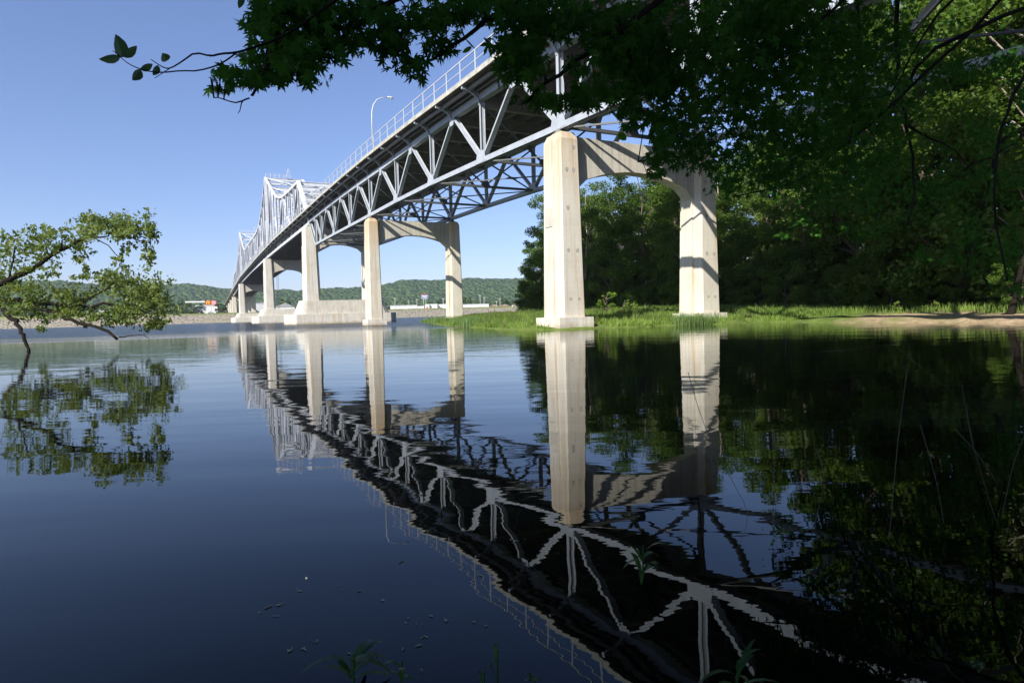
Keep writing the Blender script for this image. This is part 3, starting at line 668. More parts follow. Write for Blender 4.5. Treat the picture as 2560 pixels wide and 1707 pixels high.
segs.append((brn([(-260,735,D+1),(-60,752,D+.5),(60,757,D+.3),(150,762,D),(250,765,D),(330,760,D+.4),(400,775,D+.7)],.17,.03),.6))
segs.append((brn([(60,757,D+.3),(130,780,D-.3),(175,795,D-.6),(240,818,D-.8),(295,846,D-.8)],.12,.07),.2))
segs.append((brn([(295,846,D-.8),(320,838,D-.8),(375,845,D-.8)],.04,.015,6),.1))
segs.append((brn([(0,770,D-.2),(30,795,D-.6),(52,825,D-1),(68,862,D-1.2),(62,905,D-1.6)],.12,.07),.05))
segs.append((brn([(235,592,D),(280,620,D-.5),(300,660,D-.6),(305,700,D-.6)],.03,.012,8),.3))
segs.append((brn([(200,765,D),(280,720,D+.5),(340,700,D+.6),(400,740,D+.8)],.05,.015,8),.5))
segs.append((brn([(20,700,D),(30,640,D+.3),(45,615,D+.3)],.06,.02,6),.5))
rg=np.random.default_rng(8)
BL=[(20,640,40,35,700),(90,600,45,25,650),(45,690,40,20,250),(130,640,40,25,350),(135,585,22,14,180),(195,610,40,22,420),(225,570,45,25,700),(275,560,50,20,800),(330,570,45,25,750),(375,600,18,40,420),(370,640,15,18,160),(305,625,10,30,160),(300,655,14,10,120),(190,650,16,16,80),(215,675,14,14,60),(100,670,40,10,120),(150,690,30,12,90),
    (30,730,50,30,600),(110,740,60,25,700),(190,735,50,25,500),(215,690,12,10,60),(270,700,40,25,600),(330,710,40,28,700),(380,725,38,35,800),(400,760,28,35,500),(340,770,60,28,800),(250,775,60,22,600),(170,775,50,20,500),(90,790,50,15,250),(40,770,50,15,350),(110,825,20,12,120),(290,800,60,15,350),(350,810,40,18,260),(200,812,12,8,40),(400,815,20,10,60)]
cc=[];
for (px,py,rx,ry,n) in BL:
    n=int(n*.95)
    # sub clumps
    k=max(3,n//28); cs=rg.normal(size=(k,3))*.42
    for i in range(n):
        s_=cs[rg.integers(k)]+rg.normal(size=3)*.16
        cc.append(tuple(at(px+s_[0]*rx*1.5,py+s_[1]*ry*1.5,D+.2+s_[2]*1.6)))
cc=np.array(cc); n=len(cc); nn=rdir(rg,n)*.9+np.array([0,0,.4]); nn/=np.linalg.norm(nn,axis=1,keepdims=True); dd=np.cross(nn,rdir(rg,n)); dd/=np.linalg.norm(dd,axis=1,keepdims=True); dd[:,2]-=.4
L=rg.uniform(.12,.25,n); v,fi=quads(cc,dd,nn,L,L*.6); cr=link('foliage',npmesh('foliage',v,fi,M['willow']),lt)
# ------------------------------------------------------------------ maple over the photographer
HALF=[(90,1.0),(83,.70),(78,.72),(70,.34),(60,.52),(50,.78),(44,.95),(40,.66),(33,.60),(24,.26),(14,.42),(2,.66),(-6,.46),(-30,.22),(-60,.14)]
out2=[(math.cos(R(a))*r,math.sin(R(a))*r) for a,r in HALF]; out2=out2+[(0,-.12)]+[(-x,y) for x,y in reversed(out2[1:])]
OUT=np.array(out2)
def starleaves(name,c,size,parent,mtl,seed,droop=.9,outline=OUT):
    rg_=np.random.default_rng(seed); n=len(c); K=len(outline)
    tip=rdir(rg_,n); tip[:,2]=-abs(tip[:,2])*droop-.25; tip/=np.linalg.norm(tip,axis=1,keepdims=True)
    sd=np.cross(tip,rdir(rg_,n)); sd/=np.linalg.norm(sd,axis=1,keepdims=True); nr=np.cross(sd,tip)
    sz=size*rg_.uniform(.6,1.15,n); wid=rg_.uniform(.8,1.1,n)
    o=outline; r2=(o**2).sum(1); cup=rg_.uniform(-.25,.05,n)
    v=c[:,None,:]+(sd[:,None,:]*(o[None,:,0,None]*wid[:,None,None])+tip[:,None,:]*o[None,:,1,None]+nr[:,None,:]*(r2[None,:,None]*cup[:,None,None]))*sz[:,None,None]
    return link(name,npmesh(name,v.reshape(-1,3),np.arange(n*K).reshape(n,K),mtl),parent)
mp=empty('maple_tree',at(3700,1300,2.5)); tag(mp,'dark shaded maple overhanging the top of the view with pointed leaves','tree')
base=at(3700,1300,2.5); base.z=-.1
b=MB(); b.tube([base,base+Vector((-.1,.1,2)),base+Vector((-.5,.3,4)),base+Vector((-1.2,.6,6.5)),base+Vector((-2,.4,9)),base+Vector((-3,-.5,12))],[.42,.34,.30,.25,.18,.08],12); b.build('trunk',M['darkbark'],mp,True)
def mb(pts,r0,r1,n=14,seed=0,wob=.012): return brn(pts,r0,r1,n,wob,'branch',mp,M['darkbark'],seed)
B=[]
B.append(mb([(2900,-300,3.5),(2200,-260,4),(1600,-180,4.2),(1150,-120,4.1),(820,-80,3.9),(745,0,3.8),(702,90,3.7),(668,160,3.7),(650,206,3.7),(622,245,3.7)],.05,.006,26))
B.append(mb([(622,245,3.7),(606,251,3.7),(583,256,3.7),(557,249,3.7),(536,243,3.7)],.005,.003,8,wob=.003)); B.append(mb([(606,250,3.7),(602,265,3.7),(595,284,3.7)],.004,.002,5,wob=.002))
B.append(mb([(1150,-120,4.1),(1000,-20,4),(900,50,3.9),(830,110,3.8),(760,150,3.8)],.02,.005,12))
B.append(mb([(1600,-180,4.2),(1350,-20,4.2),(1200,60,4.1),(1120,120,4.0),(1050,180,4.0)],.025,.005,14))
B.append(mb([(1900,-200,4.6),(1600,40,4.6),(1450,140,4.5),(1350,230,4.4),(1300,270,4.4)],.03,.005,14))
B.append(mb([(2400,-250,6),(2050,50,6),(1850,200,6),(1720,320,5.8),(1600,400,5.6)],.02,.005,14))
B.append(mb([(2600,-100,8),(2300,200,8),(2150,330,8),(2000,450,7.8),(1830,490,7.5)],.024,.006,14))
B.append(mb([(2242,-80,9),(2244,100,9),(2246,230,9),(2262,300,9),(2275,380,9),(2283,470,9),(2275,560,9)],.035,.010,14,wob=.02))
B.append(mb([(2262,300,9),(2300,335,9),(2380,370,9.2),(2440,440,9.4)],.02,.006,8)); B.append(mb([(2140,-40,8),(2150,200,8),(2130,330,8),(2105,440,8)],.03,.008,10))
B.append(mb([(2620,100,10),(2540,230,10),(2500,340,10),(2490,500,10),(2520,700,10)],.03,.012,12)); B.append(mb([(2450,-60,7),(2330,60,7),(2230,240,7)],.02,.006,8))
# leaf sprays: (px,py,rx,ry,depth,count,size)
SP=[(655,60,38,40,3.8,40,.062),(650,150,40,30,3.8,30,.06),(650,215,45,16,3.75,22,.056),(540,222,16,10,3.7,5,.05),(810,30,50,35,3.85,60,.062),(730,160,50,35,3.8,40,.06),(670,20,45,35,3.8,46,.062),(740,35,70,45,3.8,95,.062),(700,105,60,40,3.8,70,.062),(610,195,50,18,3.75,22,.056),(560,200,26,16,3.7,13,.056),(575,232,12,10,3.7,4,.05),(690,190,45,30,3.8,48,.06),(770,120,55,50,3.8,80,.062),(765,190,40,25,3.8,26,.06),(830,70,60,50,3.9,80,.062),(860,130,35,22,3.9,26,.06),(910,40,60,40,3.9,70,.062),(945,105,45,30,3.9,40,.062),(1000,50,60,45,4,70,.062),(990,130,40,40,4,40,.062),(1030,175,32,24,4,24,.06),(1055,205,8,8,4,3,.06),(1090,60,60,45,4,70,.062),(1100,130,35,30,4,30,.062),(1160,30,50,35,4.1,45,.065),(1215,20,45,30,4.1,40,.065),
 (1290,40,60,50,4.3,110,.07),(1270,130,38,45,4.3,55,.07),(1310,180,45,45,4.3,60,.07),(1340,100,50,60,4.4,80,.07),(1400,50,70,50,4.5,100,.07),(1340,250,40,30,4.4,34,.065),(1400,265,45,22,4.4,26,.06),(1440,190,30,30,4.5,18,.06),(1480,250,55,28,4.6,60,.062),(1500,60,70,60,4.7,130,.07),(1530,150,60,50,4.8,110,.07),(1560,230,60,40,4.9,110,.065),(1600,290,50,30,5,70,.06),(1620,90,90,80,5,230,.075),(1650,200,80,70,5.2,220,.07),(1655,330,45,40,5.4,90,.06),(1650,395,35,35,5.4,60,.06),(1640,440,30,14,5.4,22,.055),(1720,300,60,60,5.5,150,.065),(1740,380,45,40,5.5,90,.06),(1760,120,110,110,5.6,380,.075),(1850,250,90,90,6,300,.075),(1830,400,60,60,6,120,.06),(1810,470,35,20,6,30,.055),(1900,60,110,90,6,380,.08),
 (1950,180,100,90,6.5,320,.08),(1950,330,90,80,6.8,260,.075),(1930,440,70,50,7,150,.065),(2060,80,100,90,7,300,.08),(2080,230,90,90,7.5,280,.08),(2060,380,80,80,7.5,220,.07),(2040,480,70,60,7.8,120,.065),(2180,120,80,80,8,200,.08),(2190,280,80,80,8,220,.08),(2180,420,80,70,8.5,180,.075)]
Lc=[];Ls=[]
rg=np.random.default_rng(77)
for (px,py,rx,ry,d,n,sz) in SP:
    n=int(n*(1.8 if px<1230 else 1.7)); k=max(2,n//5); cs=rg.normal(size=(k,3))*.5
    for i in range(n):
        s_=cs[rg.integers(k)]+rg.normal(size=3)*.30
        Lc.append(tuple(at(px+s_[0]*rx,py+s_[1]*ry-8,d*(1+s_[2]*.10)))); Ls.append(sz)
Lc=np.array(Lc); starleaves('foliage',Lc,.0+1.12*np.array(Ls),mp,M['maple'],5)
M['bright']=leaf('sunfleck_leaves',(.05,.15,.015),(.10,.26,.02),.5,6,rough=.6,sp=.1)  # brighter green paints sun flecks onto a few canopy leaves
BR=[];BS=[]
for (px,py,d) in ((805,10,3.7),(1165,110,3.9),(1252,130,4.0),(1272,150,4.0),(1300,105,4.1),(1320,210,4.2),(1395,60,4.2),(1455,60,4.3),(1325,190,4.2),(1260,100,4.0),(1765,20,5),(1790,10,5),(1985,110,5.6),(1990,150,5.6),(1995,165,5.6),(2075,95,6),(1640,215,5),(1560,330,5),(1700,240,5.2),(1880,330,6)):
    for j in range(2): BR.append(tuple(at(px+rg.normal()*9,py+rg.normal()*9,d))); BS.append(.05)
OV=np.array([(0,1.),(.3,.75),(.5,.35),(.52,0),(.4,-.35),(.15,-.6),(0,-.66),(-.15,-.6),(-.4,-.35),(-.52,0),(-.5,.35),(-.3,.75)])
starleaves('sunfleck_leaves',np.array(BR),np.array(BS),mp,M['bright'],15,outline=OV)
# thin twigs joining branches to the sprays
allp=[Vector(p) for c in B for p in c]
for (px,py,rx,ry,d,n,sz) in SP:
    for j in range(2 if px<1800 else 1):
        b=MB(); e=at(px+rg.normal()*rx*.5,py+rg.normal()*ry*.5-15,d); s=min(allp,key=lambda p:(p-e).length); mid=(s+e)/2+Vector((0,0,.06)); b.tube([s,mid,e],[.006,.004,.0015],4); b.build('twig',M['darkbark'],mp)
# added upper crown outside the view, set sunward to shade leaves and plants below
cr_=[]; sz_=[]
for (px,py,d,r_,n) in ((350,140,2.6,.55,1500),(600,60,2.9,.8,2000),(900,60,3.8,1.0,2200),(1500,100,4.6,1.5,3800),(1900,200,6.3,2.0,5000),(2200,250,8,2.2,5000),(2500,400,10,2.6,5000)):
    for kk in (1.9,3.0,4.2):
        c0=at(px,py,d)+S*(kk*r_+.8)
        g=rdir(rg,n//3)*(rg.random(n//3)**.4*r_)[:,None]; cr_.append(np.array(tuple(c0))+g)
cr_=np.concatenate(cr_)
for (wx,wy_,k2,r_,n) in ((900,1706,3.2,.9,2600),(1250,1720,3.2,.9,2600),(1605,1500,3.6,1.1,3000),(1850,1720,3.2,.9,2600),(2300,1200,4.2,1.3,3600),(2400,1400,4.2,1.2,3000)):
    d_=(CF+R2*((wx-1280)/f)-U2*((wy_-853.5)/f)); c0=CP+d_*(-CP.z/d_.z)+S*k2
    g=rdir(rg,n)*(rg.random(n)**.4*r_)[:,None]; cr_=np.concatenate([cr_,np.array(tuple(c0))+g])
# keep only what stays above the top edge of the view
rel=cr_-np.array(tuple(CP)); zf=rel@np.array(tuple(CF)); yy=rel@np.array(tuple(U2)); keep=(zf<-.35)|((zf>-.35)&(yy-.3>np.maximum(zf+.3,0)*.60+.15))
cr_=cr_[keep]; n=len(cr_); nn=rdir(rg,n)+np.array([0,0,.5]); nn/=np.linalg.norm(nn,axis=1,keepdims=True); dd=np.cross(nn,rdir(rg,n)); dd/=np.linalg.norm(dd,axis=1,keepdims=True)
L=rg.uniform(.16,.32,n); v,fi=quads(cr_,dd,nn,L,L*.9); link('crown',npmesh('added_shade_crown',v,fi,M['maple']),mp)
# second, farther shaded tree hanging over the right half (small leaves)
m2=empty('bank_tree',at(3600,1000,14)); tag(m2,'dark shaded tree on the right with drooping small leaves near the frame edge','tree')
bb=at(3600,1000,14); bb.z=-.2
b=MB(); b.tube([bb,bb+Vector((0,.2,3)),bb+Vector((-.6,.5,6)),bb+Vector((-1.5,1,10)),bb+Vector((-2.,1.5,14))],[.38,.32,.27,.2,.08],10); b.build('trunk',M['darkbark'],m2,True)
q2=[]
q2.append(brn([(3500,-300,14),(2450,60,14),(2250,250,14),(2120,420,14),(2080,560,14)],.06,.012,14,.03,'branch',m2))
q2.append(brn([(3500,60,15),(2600,300,15),(2480,450,15),(2430,620,15),(2400,720,15)],.06,.012,14,.03,'branch',m2))
q2.append(brn([(2600,300,15),(2500,380,15),(2400,430,15),(2300,540,15)],.04,.01,10,.03,'branch',m2))
SP2=[(2100,480,90,70,420),(2200,360,110,90,700),(2060,330,90,90,500),(2300,500,90,70,420),(2250,230,90,80,420),(2380,420,90,80,480),(2500,480,80,80,480),(2520,620,60,80,400),(2400,600,80,60,300),(2480,330,80,70,380),(2550,180,50,90,380),(2400,150,60,50,140),(2150,580,80,40,180),(1980,560,60,30,90),(2550,720,40,30,120),(2100,150,120,100,700),(2250,60,90,70,200),(2330,190,80,45,420),(2460,160,80,40,420),(2300,130,60,40,160),(1950,420,70,60,260),(2300,640,60,30,90)]
c2=[]
for (px,py,rx,ry,n) in SP2:
    n=int(n*.8); k=max(3,n//12); cs=rg.normal(size=(k,3))*.5
    for i in range(n):
        s_=cs[rg.integers(k)]+rg.normal(size=3)*.16; c2.append(tuple(at(px+s_[0]*rx,py+s_[1]*ry,14.5+s_[2]*2.2)))
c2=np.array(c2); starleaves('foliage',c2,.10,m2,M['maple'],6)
c3=[]  # unseen leaf masses added up-sun to keep this tree's foliage in shade
for (px,py,d,r_,n) in ((2100,350,14,2.2,4500),(2450,420,15,2.8,6000),(2300,100,14,2.4,5000)):
    for kk in (1.5,2.6,3.8):
        c0=at(px,py,d)+S*(kk*r_+1.0); g=rdir(rg,n//3)*(rg.random(n//3)**.4*r_)[:,None]; c3.append(np.array(tuple(c0))+g)
c3=np.concatenate(c3); rel=c3-np.array(tuple(CP)); zf=rel@np.array(tuple(CF)); yy=rel@np.array(tuple(U2)); keep=(zf<-.35)|((zf>-.35)&(yy-.3>np.maximum(zf+.3,0)*.60+.15))
c3=c3[keep]; n=len(c3); nn=rdir(rg,n)+np.array([0,0,.5]); nn/=np.linalg.norm(nn,axis=1,keepdims=True); dd=np.cross(nn,rdir(rg,n)); dd/=np.linalg.norm(dd,axis=1,keepdims=True)
L=rg.uniform(.2,.38,n); v,fi=quads(c3,dd,nn,L,L*.9); link('crown',npmesh('added_shade_crown2',v,fi,M['maple']),m2)
# ------------------------------------------------------------------ twig with oval leaves
tw=empty('overhanging_twig',at(640,110,2.6)); tag(tw,'thin forked twig with seven oval leaves reaching left across the sky','twig')
def px8(x,y): return (220+x*.438,y*.438,2.6)
def tws(l,r0,r1,n=14):
    c=curve([at(*px8(*p)) for p in l],n); b=MB(); b.tube(c,[r0+(r1-r0)*i/(n-1) for i in range(n)],6); b.build('stem',M['darkbark'],tw,True)
tws([(1500,-60),(1250,120),(1100,215),(950,270),(850,300),(760,308),(700,320),(610,305),(540,350),(470,390),(430,385),(395,365),(360,340)],.006,.0016,26)
tws([(850,300),(790,345),(720,380),(620,405),(530,405),(420,415),(350,408),(300,395),(240,370),(200,340),(165,310),(140,290)],.0034,.0016,22)
tws([(470,390),(430,415),(400,435),(380,447)],.0018,.0012,5); tws([(700,320),(695,322),(700,328)],.0016,.001,3)
for (bx,by,tx,ty,wd) in ((200,330,160,200,.40),(185,330,65,340,.30),(200,325,280,265,.38),(300,398,255,460,.55),(300,398,370,368,.40),(400,375,372,432,.48),(450,350,425,305,.75),(880,-30,862,50,.34)):
    a=at(*px8(bx,by)); c=at(*px8(tx,ty)); d=c-a; Ln=d.length; d.normalize(); sd=d.cross(CF).normalized(); nr=sd.cross(d).normalized(); b=MB(); n=9
    rows_=[]
    for i in range(n+1):
        t=i/n; ww=Ln*wd*1.45*math.sin(math.pi*min(1,t**.85*.97+.02))**.8*(1+.03*math.sin(i*2.4)); mid=a+d*(Ln*t)+nr*(-.12*Ln*(t-.5)**2)
        rows_.append((mid-sd*ww/2+nr*ww*.16,mid,mid+sd*ww/2+nr*ww*.16))
    for r0_,r1_ in zip(rows_[:-1],rows_[1:]):
        b.poly([r0_[0],r0_[1],r1_[1],r1_[0]]); b.poly([r0_[1],r0_[2],r1_[2],r1_[1]])
    b.build('leaf',M['oval'],tw,True)
# ------------------------------------------------------------------ small foreground plants and debris
def sprig(name,loc,n,h,spread,wd,label,group,mtl,seed):
    rg_=random.Random(seed); t=empty(name,loc); tag(t,label,'water plant',group); b=MB(); st_=MB()
    for i in range(n):
        a=rg_.uniform(0,6.28); el=rg_.uniform(.35,1.2); L_=h*rg_.uniform(.6,1.1); z0=rg_.uniform(.0,.45)*h
        dx,dy=math.cos(a),math.sin(a); P0=Vector(loc)+Vector((0,0,z0)); prev=None
        for k in range(6):
            u=k/5; p=P0+Vector((dx,dy,0))*(L_*spread*u)+Vector((0,0,L_*(math.sin(el)*u-.55*u*u))); w_=wd*(math.sin(math.pi*min(1,.12+u*.88))); s_=Vector((-dy,dx,0))*w_
            cur=(p-s_,p+s_)
            if prev: b.poly([prev[0],prev[1],cur[1],cur[0]])
            prev=cur
    st_.tube([Vector(loc)+Vector((0,0,-.15)),Vector(loc)+Vector((.01,0,h*.5))],[.006,.003],5)
    b.build('leaves',mtl,t); st_.build('stem',M['shade'],t)
def wat(px,py):
    d=(CF+R2*((px-1280)/f)-U2*((py-853.5)/f)); return CP+d*(-CP.z/d.z)
for i,(px,py,n,h,sp_,wd,lb) in enumerate(((880,1706,13,.20,.8,.012,'leafy green water plant at the bottom edge left of centre'),(1000,1700,5,.13,.7,.010,'small dark water plant right of the leafy one at the bottom edge'),(1605,1440,9,.30,.45,.013,'upright bladed plant standing alone in the dark water'),(1840,1725,8,.20,.9,.009,'narrow bladed plant at the bottom edge right of centre'),(1240,1720,3,.26,.12,.006,'single grass blade rising at the bottom edge'),(1205,1722,3,.12,.2,.006,'short grass blade beside the taller one at the bottom edge'),(1330,1722,9,.07,.6,.006,'low dark sprig at the bottom edge near the reflected deck'))):
    q=wat(px,py); sprig('water_plant',(q.x,q.y,0),n,h,sp_,wd,lb,None,M['shade'],40+i)
rgd=random.Random(9); b=MB()
for (px,py) in [(1000,1405),(770,1448),(745,1475),(670,1517),(700,1512),(655,1530),(1010,1555),(1035,1560),(1060,1562),(1020,1548),(1180,1556),(1220,1562),(775,1600),(790,1605),(720,1625),(735,1620),(758,1622),(870,1636),(940,1642),(1060,1595),(1050,1612),(1000,1620),(1235,1435),(1210,1440),(1285,1350),(1320,1348),(900,1480),(1080,1540),(1650,1270),(1665,1450),(1700,1340),(1600,1290),(850,1465),(960,1500),(1120,1550),(690,1540),(1052,1676)]:
    for j in range(rgd.choice((1,1,2,3))):
        q=wat(px+rgd.uniform(-8,8),py+rgd.uniform(-3,3)); a=rgd.uniform(0,3.14); l=rgd.uniform(.004,.016); w_=l*rgd.uniform(.15,.5); d1=Vector((math.cos(a),math.sin(a),0)); d2=Vector((-d1.y,d1.x,0)); z=Vector((0,0,.002))
        b.hull([q+z-d1*l,q+z-d2*w_,q+z+d1*l,q+z+d2*w_],[q+z*2-d1*l*.9,q+z*2.4-d2*w_*.9,q+z*2-(-d1)*l*.9,q+z*2.4+d2*w_*.9])
tag(b.build('floating_debris',M['deb']),'scattered bits of leaf and seed floating on the dark water','debris',kind='stuff')
# thin dry stalks leaning over the dark water at right
stk=MB()
for i,(l) in enumerate((((2270,910,3.2),(2245,1100,3.1),(2225,1320,3.0),(2215,1340,2.9)),((2405,960,3.4),(2430,1100,3.3),(2470,1240,3.2),(2490,1300,3.1)),((2385,1070,3.4),(2440,1130,3.3),(2495,1210,3.2)),((2600,1010,3.6),(2540,1140,3.4),(2505,1290,3.2)),((1720,930,3.2),(1760,1060,3.1),(1830,1200,3.),(1870,1290,2.9),(1840,1380,2.8)),((2040,1120,3.2),(2060,1200,3.1),(2030,1330,3.0)),((1930,1060,3.3),(1935,1200,3.2),(1932,1370,3.1)),((2300,1060,3.2),(2340,1200,3.1),(2360,1310,3.0)),((2050,880,3.5),(2230,860,3.5),(2420,800,3.6)),((2200,830,3.4),(2280,900,3.4),(2380,980,3.3)))):
    b=MB(); c=curve([at(*p) for p in l],12); b.tube(c,[.0016-.0008*k/11 for k in range(12)],5)
    o=b.build('dry_stalk',M['bark'],None,True)
    tag(o,'thin bare stalk hanging in front of the dark water at right','stalk','thin bare stalks over the dark water')
# ------------------------------------------------------------------ far bank, levee, hills
def far_h(x,y):
    y0=400-x*.02+(vnoise(x,y*0+3,.01,12)-.5)*14; t=np.clip((y-y0)/16,0,1); hh=6.4+np.clip((-x-40)/250,0,1)*2.2
    return -1+t*(hh+1)+(vnoise(x,y,.25,13)-.5)*.6*t-np.clip((y-y0-24)/40,0,1)*1.2
v,fc=grid(axis(-1500,-330,420,2500,3.,30),np.concatenate([np.arange(384,440,1.6),np.arange(440,600,10),np.arange(600,6000,150)]),far_h)
m,nt,out=mat('levee_ground'); P=pos(nt); sx=N(nt,'ShaderNodeSeparateXYZ'); nt.links.new(P,sx.inputs[0])
vo=N(nt,'ShaderNodeTexVoronoi'); vo.inputs['Scale'].default_value=.9; nt.links.new(P,vo.inputs['Vector'])
rock=ramp(nt,vo.outputs['Distance'],[(.05,(.40,.36,.30)),(.5,(.29,.25,.20)),(.8,(.13,.11,.09))]); rock=mixc(nt,ramp(nt,noise(nt,P,.15,5,.7),[(.45,0),(.7,.5)]),rock,(.27,.28,.15))
grs=ramp(nt,noise(nt,P,.2,4),[(.3,(.13,.17,.05)),(.7,(.25,.26,.10))])
mr=N(nt,'ShaderNodeMapRange'); nt.links.new(sx.outputs[2],mr.inputs[0]); mr.inputs[1].default_value=5.0; mr.inputs[2].default_value=5.9
prin(nt,out,mixc(nt,mr.outputs[0],rock,grs),.95,.1,bump(nt,vo.outputs['Distance'],1,.6))
tag(link('far_bank',npmesh('far_bank',v,fc,m,True)),'stone covered levee along the far shore','river bank',kind='structure')
HP=[(-3000,1300,95),(-1400,1650,100),(-653,1859,102.5),(-451,1914,110.4),(-403,1924,112.9),(-337,1936,112.4),(-248,1948,105.5),(-144,1957,107.7),(-37,1961,109.8),(53,1959,96.8),(116,1956,90.4),(195,1948,89.5),(231,1944,90.2),(250,1942,85.2),(315,1932,92.7),(445,1905,90.6),(499,1891,100.8),(550,1876,112.3),(585,1866,116.7),(613,1856,113.6),(653,1842,114.0),(743,1807,115.7),(783,1791,116.0),(831,1768,112.1),(889,1740,110.4),(1116,1604,104),(1800,1200,110),(3000,400,100)]
HP=np.array(HP,float); nU=900; nV=60
seg=np.r_[0,np.cumsum(np.hypot(*np.diff(HP[:,:2],axis=0).T))]; uu=np.linspace(0,seg[-1],nU); hx=np.interp(uu,seg,HP[:,0]); hy=np.interp(uu,seg,HP[:,1]); hz=np.interp(uu,seg,HP[:,2])
vv=np.linspace(-1,1,nV); C0=np.array([cx,cy]); dx=hx-C0[0]; dy=hy-C0[1]; dl=np.hypot(dx,dy); dx/=dl; dy/=dl
VV,IU=np.meshgrid(vv,np.arange(nU),indexing='ij'); off=VV*480.
spur=np.interp(uu,np.arange(0,seg[-1]+200,130),np.random.default_rng(4).uniform(-1,1,len(np.arange(0,seg[-1]+200,130))))
prof=np.clip(1-np.abs(VV)**1.5,0,1); X=hx[IU]+dx[IU]*off; Y=hy[IU]+dy[IU]*off
Z=4+(hz[IU]-4)*prof*(1+spur[IU]*.22*(np.abs(VV)*(1-np.abs(VV))*2.2)); Z+= (vnoise(X,Y,.055,14)-.5)*6.5+(vnoise(X,Y,.12,15)-.5)*4.5+(vnoise(X,Y,.3,17)-.5)*3.0-2
v=np.stack([X.ravel(),Y.ravel(),Z.ravel()],1); i=(np.arange(nV-1)[:,None]*nU+np.arange(nU-1)[None,:]).ravel(); fc=np.stack([i,i+1,i+nU+1,i+nU],1)
m,nt,out=mat('hill_forest'); P=pos(nt); a=noise(nt,P,.045,4,.6); vo=N(nt,'ShaderNodeTexVoronoi'); vo.inputs['Scale'].default_value=.09; nt.links.new(P,vo.inputs['Vector'])
col=ramp(nt,a,[(.35,(.022,.052,.018)),(.65,(.062,.11,.032))]); sxr=N(nt,'ShaderNodeSeparateColor'); nt.links.new(vo.outputs['Color'],sxr.inputs[0])
col=mixc(nt,ramp(nt,sxr.outputs[0],[(.2,0),(.9,.55)]),col,(.09,.135,.04))
prin(nt,out,col,.95,.05,bump(nt,vo.outputs['Distance'],1,-14))
tag(link('hills',npmesh('hills',v,fc,m,True)),'long low bluffs covered in green forest beyond the town','hills',kind='structure')
FT=[make_tree(400+i,10,4.2,.0,40,3000,.75,M['far'],M['bark'],0,.2) for i in range(3)]
ft=random.Random(31)
def fartree(px,py,d,s,lab,grp):
    q=at(px,py,d); plant_tree('far_tree',FT[ft.randrange(3)],(q.x,q.y,float(far_h(np.array([q.x]),np.array([q.y]))[0])-.3),s,ft.uniform(0,6.3),lab,'tree',grp)
for i in range(64):
    px=-40+i*22+ft.uniform(-8,8)
    if 480<px<545 or 690<px<735: continue
    fartree(px,775,ft.uniform(560,680),ft.uniform(.7,1.25),'small round tree in the town behind the far levee','small trees in the far town')
for px,s,lb in ((440,1.1,'green bushy tree on the levee left of the white roadside store'),(465,1.35,'taller bushy tree beside the white roadside store'),(497,1.0,'dark bush in front of the white roadside store'),(552,1.0,'dark bush at the far left end of the bridge'),(575,.9,'green bush under the far left end of the bridge'),(714,1.35,'round green tree behind the white gabled house between two river piers')):
    fartree(px,775,500 if px!=714 else 545,s,lb,None)
M['white']=simple('white_paint',(.78,.78,.76),.6,.06,.5); M['roof']=simple('grey_roof',(.30,.30,.30),.8,.1,.5); M['brown']=simple('brown_roof',(.30,.22,.16),.8,.1,.5); M['grey']=simple('grey_siding',(.55,.56,.56),.7,.08,.4); M['red']=simple('red_panel',(.62,.05,.04),.5,.03); M['yellow']=simple('yellow_panel',(.85,.55,.03),.5,.03); M['blue']=simple('blue_panel',(.03,.06,.25),.5,.03); M['win']=simple('dark_window',(.04,.045,.05),.2,.1)
def face_rot(q): return math.atan2(-(q.x-cx),(q.y-cy))
def local_box(name,parent,x0,x1,y0,y1,z0,z1,mtl):
    b=MB(); b.box(x0,x1,y0,y1,z0,z1); o=link(name,b.mesh(name,mtl),None); o.parent=parent; return o
def building(name,px0,px1,ytop,d,depth,wallm,roofm,label,gable=False,nwin=4,cat='building',group=None):
    """px0..px1 wide and as tall as ytop shows, standing d metres away"""
    pm=(px0+px1)/2; q=at(pm,ytop,d); w_=(px1-px0)/f*d; g=5.0; h=q.z-g; t=empty(name,(q.x,q.y,g),None,face_rot(q)); tag(t,label,cat,group)
    local_box('wall',t,-w_/2,w_/2,0,depth,-1.5,h*(.62 if gable else .93),wallm)
    b=MB()
    if gable:
        e=h*.62; b.hull([(-w_/2-.4,-.4,e+.01),(w_/2+.4,-.4,e+.01),(w_/2*.1,-.4,h)],[(-w_/2-.4,depth+.4,e+.01),(w_/2+.4,depth+.4,e+.01),(w_/2*.1,depth+.4,h)])
    else: b.box(-w_/2-.3,w_/2+.3,-.3,depth+.3,h*.93+.01,h)
    o=link('roof',b.mesh('roof',roofm)); o.parent=t
    for k in range(nwin):
        xx=-w_/2+w_*(k+.5)/nwin; ww=min(1.3,w_/nwin*.5); local_box('window' if k else 'door',t,xx-ww/2,xx+ww/2,-.06,.2,(.9 if k else 0),min(2.2,h*.55),M['win'])
    return t
building('store_building',484,541,763,505,14,M['white'],M['white'],'white flat roadside store at left of the bridge end')
building('long_shed',236,288,769,430,12,M['grey'],M['roof'],'long white low building behind the leaning tree',nwin=6)
building('gabled_house',686,735,757,520,16,M['white'],M['roof'],'white gabled house between two river piers',True,3)
building('grey_hall',640,668,756,540,14,M['grey'],M['roof'],'grey hall behind the second far river pier',False,3)
building('pale_hall',976,1042,763,545,14,M['grey'],M['grey'],'long pale low hall left of the tall roadside sign',nwin=7)
building('trailer',1044,1060,765,520,6,M['white'],M['white'],'short white trailer just left of the red marked box',nwin=2,cat='trailer')
tb=building('box_trailer',1063,1073,760.5,515,6,M['white'],M['white'],'small white box with a red square mark',nwin=0,cat='trailer')
